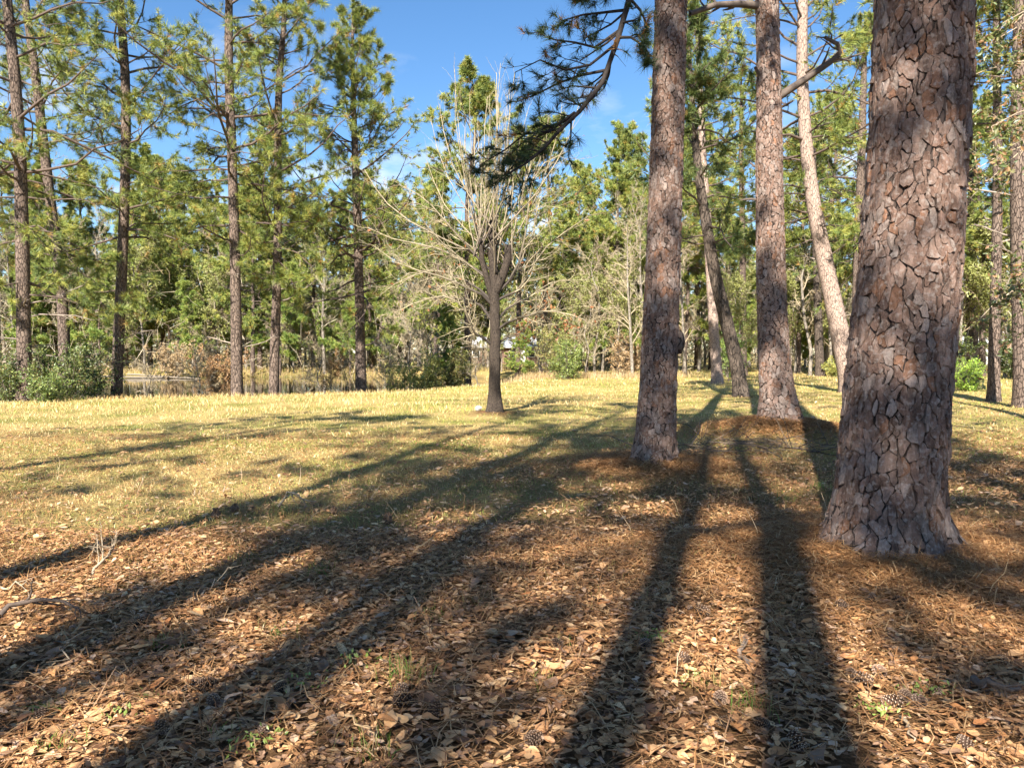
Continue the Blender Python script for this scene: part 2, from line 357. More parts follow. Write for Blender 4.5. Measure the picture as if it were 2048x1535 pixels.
def build_ground():
    a = 7.6; nu, nv = 210, 260
    u = np.linspace(-1, 1, nu); xs = 1800 * np.sinh(a * u) / np.sinh(a)
    v = np.linspace(-.80, 1, nv); ys = 8 + 1800 * np.sinh(a * v) / np.sinh(a)
    X, Y = np.meshgrid(xs, ys); Z = hz(X, Y)
    mb = MB(); i, j = np.meshgrid(np.arange(nv - 1), np.arange(nu - 1), indexing='ij')
    Fq = np.stack([i * nu + j, i * nu + j + 1, (i + 1) * nu + j + 1, (i + 1) * nu + j], -1).reshape(-1, 4)
    wet = sstep(-1.2, .2, pond_sd(X, Y))
    C = np.stack([straw_mask(X, Y), grass_mask(X, Y), wet], -1).reshape(-1, 3)
    mb.add(np.stack([X, Y, Z], -1).reshape(-1, 3), Fq, C)
    m, nt, out = new_mat('ground'); N, Lk = nt.nodes.new, nt.links.new
    at = N('ShaderNodeAttribute'); at.attribute_name = 'Col'; sp = N('ShaderNodeSeparateColor'); Lk(at.outputs['Color'], sp.inputs[0])
    tc = N('ShaderNodeTexCoord')
    def noise(s, d=5, r=.6):
        n = N('ShaderNodeTexNoise'); n.inputs['Scale'].default_value = s; n.inputs['Detail'].default_value = d; n.inputs['Roughness'].default_value = r
        Lk(tc.outputs['Object'], n.inputs['Vector']); return n
    def ramp(src, cols):
        r = N('ShaderNodeValToRGB'); e = r.color_ramp.elements
        e[0].position, e[0].color = cols[0][0], (*cols[0][1], 1); e[1].position, e[1].color = cols[-1][0], (*cols[-1][1], 1)
        for p, c in cols[1:-1]: q = e.new(p); q.color = (*c, 1)
        Lk(src, r.inputs[0]); return r.outputs[0]
    def mix(f, a, b):
        x = N('ShaderNodeMix'); x.data_type = 'RGBA'; Lk(f, x.inputs['Factor']); Lk(a, x.inputs[6]); Lk(b, x.inputs[7]); return x.outputs[2]
    fine, mid, big = noise(38, 6, .75), noise(5, 5, .65), noise(.55, 4, .55)
    litter = ramp(fine.outputs['Fac'], [(.3, (.055, .032, .018)), (.5, (.17, .095, .045)), (.68, (.33, .20, .10))])
    dry = ramp(fine.outputs['Fac'], [(.3, (.24, .16, .055)), (.5, (.50, .36, .14)), (.7, (.68, .52, .25))])
    green = ramp(fine.outputs['Fac'], [(.3, (.11, .12, .03)), (.55, (.29, .27, .075)), (.7, (.48, .41, .13))])
    gm = N('ShaderNodeMapRange'); gm.inputs['From Min'].default_value = .42; gm.inputs['From Max'].default_value = .66; Lk(big.outputs['Fac'], gm.inputs['Value'])
    lawn = mix(gm.outputs[0], dry, green)
    col = mix(sp.outputs[1], litter, lawn)
    straw = ramp(fine.outputs['Fac'], [(.3, (.085, .042, .02)), (.5, (.215, .115, .05)), (.7, (.36, .21, .10))])
    sm = N('ShaderNodeMath'); sm.operation = 'MULTIPLY_ADD'; sm.inputs[1].default_value = 1.6; sm.inputs[2].default_value = -.35; sm.use_clamp = True
    Lk(sp.outputs[0], sm.inputs[0]); col = mix(sm.outputs[0], col, straw)
    mud = ramp(mid.outputs['Fac'], [(.3, (.03, .024, .015)), (.7, (.09, .07, .04))])
    col = mix(sp.outputs[2], col, mud)
    b = N('ShaderNodeBsdfPrincipled'); b.inputs['Roughness'].default_value = .95; b.inputs['Specular IOR Level'].default_value = .1
    Lk(col, b.inputs['Base Color'])
    ad = N('ShaderNodeMath'); ad.operation = 'MULTIPLY_ADD'; ad.inputs[1].default_value = 2; Lk(mid.outputs['Fac'], ad.inputs[0]); Lk(fine.outputs['Fac'], ad.inputs[2])
    bp = N('ShaderNodeBump'); bp.inputs['Distance'].default_value = .05; Lk(ad.outputs[0], bp.inputs['Height']); Lk(bp.outputs[0], b.inputs['Normal'])
    Lk(b.outputs[0], out.inputs[0])
    o = link('ground', mb.mesh('ground', True), m)
    return tag(o, kind='structure')
GROUND = build_ground()

def build_water():
    mb = MB(); n = len(POND); c = POND.mean(0)
    big = c + (POND - c) * 1.06
    mb.add(np.concatenate([big, np.full((n, 1), WATER_Z)], 1), np.arange(n)[None, :])
    m, nt, out = new_mat('pond_water'); N, Lk = nt.nodes.new, nt.links.new
    b = N('ShaderNodeBsdfPrincipled'); b.inputs['Base Color'].default_value = (.012, .011, .008, 1); b.inputs['Roughness'].default_value = .04
    b.inputs['IOR'].default_value = 1.33
    tc = N('ShaderNodeTexCoord'); mp = N('ShaderNodeMapping'); mp.inputs['Scale'].default_value = (1.2, .5, 1); Lk(tc.outputs['Object'], mp.inputs[0])
    nz = N('ShaderNodeTexNoise'); nz.inputs['Scale'].default_value = 2.5; nz.inputs['Detail'].default_value = 3; Lk(mp.outputs[0], nz.inputs['Vector'])
    bp = N('ShaderNodeBump'); bp.inputs['Distance'].default_value = .0025; Lk(nz.outputs['Fac'], bp.inputs['Height']); Lk(bp.outputs[0], b.inputs['Normal'])
    Lk(b.outputs[0], out.inputs[0])
    tag(link('pond_water', mb.mesh('pond_water'), m), kind='structure')
build_water()

# ------------------------------------------------------------------ trunks
class Trunk:
    """centre line and radius as functions of height, relative to the base"""
    def __init__(s, z, x, y, r, flare=.35, fl_h=.35, lobes=3, ph=0., rough=.03):
        n = 160; s.z = np.linspace(z[0], z[-1], n)
        def sm(v):
            w = np.interp(s.z, z, v); k = 7
            p = np.concatenate([2 * w[0] - w[k:0:-1], w, 2 * w[-1] - w[-2:-k - 2:-1]])
            return np.convolve(p, np.ones(2 * k + 1) / (2 * k + 1), 'valid')
        s.x, s.y, s.r = sm(x), sm(y), np.maximum(sm(r), .015)
        s.H = z[-1]; s.flare, s.fl_h, s.lobes, s.ph, s.rough = flare, fl_h, lobes, ph, rough
    def c(s, z):
        return np.stack([np.interp(z, s.z, s.x), np.interp(z, s.z, s.y), np.asarray(z, float) * 1.0], -1)
    def rad(s, z, th=0.):
        z = np.asarray(z, float)
        r = np.interp(z, s.z, s.r)
        e = np.exp(-np.maximum(z, -.1) / s.fl_h)
        return r * (1 + s.flare * e * (.75 + .45 * np.cos(s.lobes * th + s.ph) + .2 * np.cos(2 * s.lobes * th + 2.3 * s.ph)))
    def surf(s, th, z, off=0.):
        c = s.c(z); r = s.rad(z, th)
        r = r * (1 + s.rough * 2 * (fbm(np.cos(th) * 1.7 + 9 + z * .7, np.sin(th) * 1.7 + 9 + z * 1.1) - .5)) + off
        return c + np.stack([np.cos(th) * r, np.sin(th) * r, np.zeros_like(r)], -1)
    def mesh(s, mb, sides=20, nz=90, z0=-.35, off=0., col=None, lump=0.):
        zz = np.concatenate([np.linspace(z0, 1.2, 14)[:-1], np.linspace(1.2, s.H, nz)])
        th = np.arange(sides) * 2 * np.pi / sides
        T, Z = np.meshgrid(th, zz)
        o = off
        if lump: o = off + lump * (fbm(T * 3.2, Z * 4.0, 3) - .5)
        V = s.surf(T, Z, o); k = len(zz)
        i, j = np.meshgrid(np.arange(k - 1), np.arange(sides), indexing='ij'); j2 = (j + 1) % sides
        Fq = np.stack([i * sides + j, i * sides + j2, (i + 1) * sides + j2, (i + 1) * sides + j], -1).reshape(-1, 4)
        mb.add(V.reshape(-1, 3), Fq, col)

def px_trunk(base, pts, H, **kw):
    """pts (px, py, width px) up the visible trunk at the base's distance; goes on to height H"""
    y = base[1]; z, x, r = [], [], []
    for px, py, w in pts:
        q = P(px, py, y); z.append(q[2] - base[2]); x.append(q[0] - base[0]); r.append(w * .5 * y / F_PX)
    z[0] = 0; x[0] = 0
    if H > z[-1] + 1:
        k = max(0, len(z) - 3); sl = (x[-1] - x[k]) / max(z[-1] - z[k], .1)
        for f in (.33, .66, 1.0):
            zz = z[len(pts) - 1] + (H - z[len(pts) - 1]) * f
            z.append(zz); x.append(x[len(pts) - 1] + sl * .7 * (zz - z[len(pts) - 1])); r.append(r[len(pts) - 1] * (1 - f) ** .8 + .03)
    return Trunk(np.array(z), np.array(x), np.zeros(len(z)), np.array(r), **kw)
def free_trunk(rng, H, r0, lean=.03, wig=.15, **kw):
    z = np.array([0, .15, .35, .6, .8, 1.0]) * H
    a = rng.uniform(0, 6.28); l = lean * z
    x = np.cos(a) * l + rng.normal(0, wig, 6) * z / H; y = np.sin(a) * l + rng.normal(0, wig, 6) * z / H
    x[0] = y[0] = 0
    return Trunk(z, x, y, r0 * np.array([1, .9, .78, .58, .36, .05]), **kw)

def plates_on(tr, rng, z0, z1, w, h, thick, gap, palette, k=14):
    """bark plates: irregular raised scales between fissures; returns list of (centre, verts, faces, colour)"""
    rm = float(np.mean(tr.rad(np.linspace(max(z0, .5), z1, 20)))); circ = 2 * np.pi * rm
    nc = max(8, int(circ / w)); nr = int((z1 - z0) / h); du = circ / nc
    S = []
    for r in range(nr + 1):
        for c in range(nc):
            if rng.random() < .20: continue
            S.append(((c + .5 * (r % 2) + rng.uniform(-.38, .38)) * du, z0 + (r + rng.uniform(-.42, .42)) * h))
    S = np.array(S); n = len(S)
    W = np.concatenate([S, S + [circ, 0], S - [circ, 0]]); W = W[np.argsort(W[:, 1])]; asp = h / w
    out = []
    for i in range(n):
        lo, hi = np.searchsorted(W[:, 1], [S[i, 1] - 3 * h, S[i, 1] + 3 * h])
        d = W[lo:hi] - S[i]; d = d[np.abs(d[:, 0]) < 3.5 * w]; q = np.hypot(d[:, 0], d[:, 1] / asp); near = np.argsort(q)[1:15]
        poly = [(-2 * w, -2 * h), (2 * w, -2 * h), (2 * w, 2 * h), (-2 * w, 2 * h)]
        for q_ in near:
            nx, ny = d[q_, 0], d[q_, 1] / asp / asp; mdot = (d[q_, 0] ** 2 + (d[q_, 1] / asp) ** 2) / 2
            np_ = []
            for a in range(len(poly)):
                p1, p2 = poly[a], poly[(a + 1) % len(poly)]
                s1 = p1[0] * nx + p1[1] * ny - mdot; s2 = p2[0] * nx + p2[1] * ny - mdot
                if s1 <= 0: np_.append(p1)
                if (s1 < 0) != (s2 < 0):
                    t = s1 / (s1 - s2); np_.append((p1[0] + t * (p2[0] - p1[0]), p1[1] + t * (p2[1] - p1[1])))
            poly = np_
            if len(poly) < 3: break
        if len(poly) < 3: continue
        pl = np.array(poly); cen = pl.mean(0)
        cl = np.concatenate([pl, pl[:1]]); ar = np.concatenate([[0], np.cumsum(np.linalg.norm(np.diff(cl, axis=0), axis=1))])
        tt = (np.arange(k) + rng.uniform(0, 1)) / k * ar[-1]
        pl = np.stack([np.interp(tt, ar, cl[:, 0]), np.interp(tt, ar, cl[:, 1])], 1) - cen; cen = cen + S[i]
        hw, hh = np.ptp(pl[:, 0]) / 2, np.ptp(pl[:, 1]) / 2
        gx = gap * rng.choice([-.9, .1, .7, 1.4, 2.4]); gz = gap * rng.choice([-2.6, -1.4, -.4, .3, 1.0])
        pl = pl * [max(.6, 1 - gx / hw), max(.7, 1 - gz / hh)] * (1 + rng.normal(0, .04, (k, 1)))
        hgt = thick * rng.uniform(.3, 1.6); tilt = np.array([rng.normal(0, .35), rng.normal(-.2, .35)]) * hgt
        U = np.concatenate([cen[0] + pl[:, 0], cen[0] + pl[:, 0] * .96, [cen[0]]]); Zz = np.concatenate([cen[1] + pl[:, 1], cen[1] + pl[:, 1] * .97, [cen[1]]])
        O = np.concatenate([np.full(k, -.4 * thick), hgt * (.75 + rng.normal(0, .12, k)) + tilt[0] * pl[:, 0] / w + tilt[1] * pl[:, 1] / h, [hgt * rng.uniform(.85, 1.2)]])
        V = tr.surf((U + (fbm(U * 12 + 3, Zz * 8, 3) - .5) * w * 1.7 + (fbm(U * 40 + 3, Zz * 28, 2) - .5) * w * .55) / rm, Zz + (fbm(U * 11, Zz * 8 + 5, 3) - .5) * h * 1.3 + (fbm(U * 36, Zz * 32 + 5, 2) - .5) * h * .40, O)
        Fl = []
        for a in range(k):
            b = (a + 1) % k
            Fl += [(a, b, k + b), (a, k + b, k + a), (k + a, k + b, 2 * k)]
        pal = palette[int(rng.choice(len(palette), p=[p_[0] for p_ in palette]))][1]
        out.append((V.mean(0), V, np.array(Fl), np.array(pal) * rng.uniform(.84, 1.16)))
    return out
PAL = [(.46, (.222, .150, .118)), (.30, (.178, .112, .085)), (.08, (.22, .118, .075)), (.16, (.255, .195, .165))]

# ------------------------------------------------------------------ pines
def pine_crown(tr, rng, z0, Lmax, nb, ld=(6, 4), nn=15, nl=.28, nw=.024, side_bias=None, limb_mat_col=(.17, .125, .10), tuft2=True, top_w=.25, greens=None):
    """returns limb mesh builder and needle mesh builder"""
    H = tr.H; lm, nm = MB(), MB()
    s = np.sort(rng.random(nb)) ** .9; z = z0 + (H * .985 - z0) * s
    az = np.arange(nb) * 2.399 + rng.normal(0, .5, nb)
    prof = np.where(s < .35, .62 + 1.08 * s, 1.0 - (s - .35) / .65 * (1 - top_w))
    L = Lmax * prof * rng.uniform(.6, 1.15, nb)
    el = np.radians(-8 + 55 * s + rng.normal(0, 10, nb))
    d = np.stack([np.cos(az) * np.cos(el), np.sin(az) * np.cos(el), np.sin(el)], -1)
    if side_bias is not None:
        L = L * (1 + .5 * (d @ np.array(side_bias)))
    P0 = tr.c(z); r0 = np.minimum(tr.rad(z) * .42, .010 + L * .0105)
    A = grow(rng, P0, d, L, 6, .19, .03); R = r0[:, None] * np.linspace(1, .25, 6)[None]
    B, RB = spawn(rng, A, R, ld[0], .22, 1.0, 48, .42, 4, .16, .07, rr=.5, rmin=.008, flat=.35)
    C, RC = spawn(rng, B, RB, ld[1], .25, 1.0, 45, .50, 3, .15, .10, rr=.55, rmin=.006)
    for q, rr, sd in ((A, R, 6), (B[:, [0, 1, 3]], RB[:, [0, 1, 3]], 3), (C[:, [0, 2]], RC[:, [0, 2]], 3)):
        V, Fq = tubes(q, rr, sd); lm.add(V, Fq, np.array(limb_mat_col))
    pos = [C[:, -1], B[:, -1], A[:, -1]]; dr = [nrm(C[:, -1] - C[:, -2]), nrm(B[:, -1] - B[:, -2]), nrm(A[:, -1] - A[:, -2])]
    if tuft2: pos += [C[:, 1], B[:, 2]]; dr += [nrm(C[:, -1] - C[:, -2]), nrm(B[:, -1] - B[:, -2])]
    pos = np.concatenate(pos); dr = np.concatenate(dr)
    kp = fbm(pos[:, 0] * .9 + pos[:, 2] * .6 + 50, pos[:, 1] * .9 - pos[:, 2] * .5 + 50, 2) > .37; pos, dr = pos[kp], dr[kp]
    M = len(pos)
    g = greens or ((.24, .29, .072), (.37, .37, .088), (.125, .175, .058), (.44, .28, .09))
    w = rng.choice(4, M, p=[.45, .28, .23, .04]); col = np.array(g)[w]
    needles(nm, rng, pos, dr, nn, nl, nw, col)
    return lm, nm

def dead_stubs(mb, tr, rng, zs, az0, L, r, col):
    for z, a, l in zip(zs, az0, L):
        d = np.array([[math.cos(a), math.sin(a), .25]])
        C_ = grow(rng, tr.c(np.array([z])), d, np.array([l]), 5, .14, -.02)
        V, Fq = tubes(C_, np.linspace(r, r * .45, 5)[None], 6); mb.add(V, Fq, col)
        S_, RS = spawn(rng, C_, np.linspace(r, r * .4, 5)[None], 5, .4, 1, 45, .4, 3, .2, 0, rmin=.006)
        V, Fq = tubes(S_, RS, 4); mb.add(V, Fq, col)

def pine(name, base, tr, label, cat='tree', group=None, crown=None, seed=0, bark=M_BARK_PINE, sides=20, nz=80, stubs=0, extra=None, lump=.02, limb_col=(.11, .08, .065)):
    rng = RNG(seed); e = empty(name, base, label, cat, group)
    mb = MB(); tr.mesh(mb, sides, nz, lump=lump)
    t = link('trunk', mb.mesh('trunk', True), bark, e)
    lm = nm = None
    if crown: lm, nm = pine_crown(tr, rng, limb_mat_col=limb_col, **crown)
    if lm is None: lm = MB()
    if stubs:
        zt = crown['z0'] if crown else tr.H
        dead_stubs(lm, tr, rng, rng.uniform(.35, 1, stubs) * zt, rng.uniform(0, 6.28, stubs), rng.uniform(.4, 2.0, stubs), .03, np.array([.27, .22, .18]))
    if extra: extra(lm, nm, rng)
    if lm.n: link('limbs', lm.mesh('limbs', True), M_TWIG, e)
    if nm is not None and nm.n: link('crown', nm.mesh('crown'), M_NEEDLE, e)
    return e, t

# --- the three near trunks
def in_view(p):
    q = np.asarray(p) - [0, 0, H_CAM]; f = q[1] * _c - q[2] * _s
    if f <= .3: return None
    up = q[1] * _s + q[2] * _c
    return CX + F_PX * q[0] / f, CY - F_PX * up / f, f
def bark_parts(trunk_obj, base, tr, rng, z0, z1, w, h, thick, gap, individuals=300, k=14):
    pl = plates_on(tr, rng, z0, z1, w, h, thick, gap, PAL, k)
    sc = []
    for i, (c, V, Fc, col) in enumerate(pl):
        p = c + base; s = -1
        v = in_view(p)
        if v and 0 <= v[0] <= 2048 and 0 <= v[1] <= 1535:
            n = c - tr.c(np.array([c[2]]))[0]; n = n / max(np.linalg.norm(n), 1e-6)
            view = np.array([0, 0, H_CAM]) - p; view /= np.linalg.norm(view)
            ext = np.ptp(V[:, 2]) * max(np.ptp(V[:, 0]), np.ptp(V[:, 1]))
            s = max(0, float(n @ view)) * ext / v[2] ** 2
        sc.append(s)
    order = np.argsort(sc)[::-1]; rest = MB()
    for rank, i in enumerate(order):
        c, V, Fc, col = pl[i]
        if rank < individuals and sc[i] > 0:
            mb = MB(); mb.add(V, Fc, col)
            link('bark_plate', mb.mesh('bark_plate'), M_PLATE, trunk_obj)
        else: rest.add(V, Fc, col)
    tag(link('bark_plates', rest.mesh('bark_plates'), M_PLATE, trunk_obj), kind='stuff')

def near_pines():
    # A: the big trunk at the right
    b = BASE['A']; b[2] = hz(b[0], b[1])
    tr = px_trunk(b, [(1757, 1092, 200), (1769, 1000, 200), (1793, 800, 190), (1812, 600, 182), (1832, 400, 174), (1842, 200, 172), (1848, 0, 174)], 23, flare=.44, fl_h=.17, lobes=3, ph=.35, rough=.035)
    e, t = pine('pine_tree', b, tr, 'massive pine trunk with thick scaly bark, nearest tree at right', crown=dict(z0=11.5, Lmax=4.2, nb=26, ld=(6, 3), nn=8, nl=.26, nw=.03), seed=11, bark=M_FISSURE, sides=36, nz=120, lump=.03)
    bark_parts(t, b, tr, RNG(5), -.05, 5.4, .047, .084, .015, .0034)
    # B: the tall trunk right of the middle, with its drooping limb
    b = BASE['B']; b[2] = hz(b[0], b[1])
    tr = px_trunk(b, [(1308, 926, 76), (1311, 860, 74), (1320, 700, 69), (1327, 500, 64), (1334, 300, 62), (1339, 100, 60), (1342, 0, 59)], 21, flare=.22, fl_h=.25, lobes=4, ph=.4, rough=.03)
    B0 = b.copy()
    def limb(lm, nm, rng):
        pts = [(1325, -190), (1275, -60), (1258, 0), (1235, 80), (1205, 165), (1160, 222), (1118, 262), (1085, 300), (1050, 328), (1010, 350)]
        yy = np.linspace(B0[1], B0[1] - 1.6, len(pts))
        main = np.array([P(p[0], p[1], q) - B0 for p, q in zip(pts, yy)])[None]
        R = np.linspace(.045, .008, len(pts))[None]
        subs = [[(1240, 60), (1190, 95), (1150, 85), (1110, 80), (1070, 65)], [(1215, 140), (1165, 150), (1120, 165), (1070, 190), (1030, 205)],
                [(1190, 190), (1140, 240), (1090, 255), (1040, 290), (985, 345)], [(1150, 225), (1100, 262), (1050, 268), (1010, 300), (960, 330)],
                [(1230, 90), (1180, 130), (1130, 140), (1080, 120), (1030, 145)], [(1255, 20), (1210, 25), (1165, 30), (1130, 40), (1100, 60)],
                [(1118, 262), (1095, 290), (1070, 310), (1030, 330), (990, 365)], [(1235, 75), (1262, 75), (1285, 90), (1300, 110), (1292, 130)],
                [(1270, -40), (1240, -20), (1210, -20), (1180, 0), (1150, 5)], [(1262, 0), (1280, 20), (1290, 40), (1295, 60), (1288, 80)]]
        S = []
        for k, sp in enumerate(subs):
            y0 = np.interp(sp[0][0], [p[0] for p in pts[::-1]], yy[::-1]); dy = rng.uniform(-.9, .7)
            S.append([P(p[0], p[1], y0 + dy * f) - B0 for p, f in zip(sp, np.linspace(0, 1, 5))])
        S = np.array(S); RS = np.linspace(.02, .005, 5)[None] * np.ones((len(S), 1))
        T, RT = spawn(rng, S, RS, 9, .2, 1, 48, .30, 4, .18, .05, rmin=.005)
        T2, RT2 = spawn(rng, main, R, 26, .25, 1, 55, .16, 4, .2, .05, rmin=.005)
        T = np.concatenate([T, T2]); RT = np.concatenate([RT, RT2])
        U, RU = spawn(rng, T, RT, 3, .3, 1, 45, .5, 3, .2, .05, rmin=.004)
        for q, rr, sd in ((main, R, 10), (S, RS, 6), (T, RT, 4), (U, RU, 3)):
            V, Fq = tubes(q, rr, sd); lm.add(V, Fq, np.array([.028, .022, .019]))  # limb bark darkened in its colour, standing in for the shade it hangs in
        pos = np.concatenate([T[:, -1], U[:, -1]]); dr = np.concatenate([nrm(T[:, -1] - T[:, -2]), nrm(U[:, -1] - U[:, -2])])
        keep = rng.random(len(pos)) < .8; pos, dr = pos[keep], dr[keep]
        col = np.array([(.04, .065, .025), (.06, .085, .03), (.28, .14, .04)])[rng.choice(3, len(pos), p=[.5, .40, .10])]  # greens darkened as painted shade; the brown tufts are dead needles
        needles(nm, rng, pos, dr, 44, .15, .0055, col, spread=.85, along=.09)
    e, t = pine('pine_tree', b, tr, 'tall straight pine with scaly bark and drooping limb, right of the middle', crown=dict(z0=10.5, Lmax=3.6, nb=26, ld=(6, 3), nn=8, nl=.26, nw=.03), seed=12, bark=M_FISSURE, sides=28, nz=110, extra=limb, lump=.02)
    bark_parts(t, b, tr, RNG(6), -.05, 7.0, .045, .082, .011, .003, k=11)
    kn = MB(); k0 = P(1357, 684, b[1] - .02) - b                          # the burl on its right side
    rng = RNG(3); th, ph = np.meshgrid(np.linspace(0, 2 * np.pi, 14, endpoint=False), np.linspace(.05, math.pi - .05, 9))
    rr = .10 * (1 + .5 * (fbm(th * 2.1 + 4, ph * 2.6) - .5))
    V = np.stack([rr * np.sin(ph) * np.cos(th) * .8, rr * np.sin(ph) * np.sin(th), rr * np.cos(ph) * 1.5], -1).reshape(-1, 3) + k0
    i, j = np.meshgrid(np.arange(8), np.arange(14), indexing='ij'); j2 = (j + 1) % 14
    kn.add(V, np.stack([i * 14 + j, i * 14 + j2, (i + 1) * 14 + j2, (i + 1) * 14 + j], -1).reshape(-1, 4))
    tag(link('burl', kn.mesh('burl', True), M_BARK_PINE, e), 'knobbly burl on the right side of the trunk')
    # C: the trunk on the straw mound
    b = BASE['C']; b[2] = hz(b[0], b[1])
    tr = px_trunk(b, [(1557, 842, 66), (1552, 800, 62), (1547, 700, 58), (1542, 560, 55), (1539, 400, 52), (1538, 200, 45), (1534, 0, 42)], 22, flare=.38, fl_h=.45, lobes=3, ph=2.0, rough=.03)
    C0 = b.copy(); ARMS = []
    def arms(lm, nm, rng):
        def arm(pts, r0, r1, dy, subs=6):
            q = np.array([P(p[0], p[1], C0[1] + dy * f) - C0 for p, f in zip(pts, np.linspace(0, 1, len(pts)))])[None]
            R = np.linspace(r0, r1, len(pts))[None]; am = MB(); V, Fq = tubes(q, R, 8); am.add(V, Fq, np.array([.11, .085, .07])); ARMS.append(am)
            if subs:
                S_, RS = spawn(rng, q, R, subs, .35, 1, 45, .35, 4, .2, .05, rmin=.006); V, Fq = tubes(S_, RS, 4); am.add(V, Fq, np.array([.12, .09, .075]))
        arm([(1560, 192), (1590, 172), (1630, 145), (1660, 125), (1680, 105), (1675, 88), (1650, 75)], .075, .03, -.4)
        arm([(1660, 125), (1690, 118), (1730, 105)], .03, .012, .5, 4)
        arm([(1530, 165), (1518, 148), (1510, 135)], .05, .025, -.2, 0)
        arm([(1560, 215), (1575, 208), (1586, 202)], .03, .015, -.3, 0)
        arm([(1525, 400), (1500, 398), (1480, 400)], .03, .012, .2, 2)
        arm([(1525, 340), (1508, 332), (1500, 325)], .03, .012, .2, 2)
        arm([(1525, 12), (1480, 8), (1430, 10), (1380, 28)], .08, .04, -.5, 5)
    e, t = pine('pine_tree', b, tr, 'thick pine trunk standing on a mound of red pine straw', crown=dict(z0=10.5, Lmax=3.8, nb=28, ld=(6, 3), nn=8, nl=.26, nw=.03), seed=13, bark=M_FISSURE, sides=28, nz=110, extra=arms, lump=.02)
    for am in ARMS: link('dead_limb', am.mesh('dead_limb', True), M_TWIG, e)
    bark_parts(t, b, tr, RNG(8), -.05, 8.8, .056, .095, .010, .003, k=8)
near_pines()

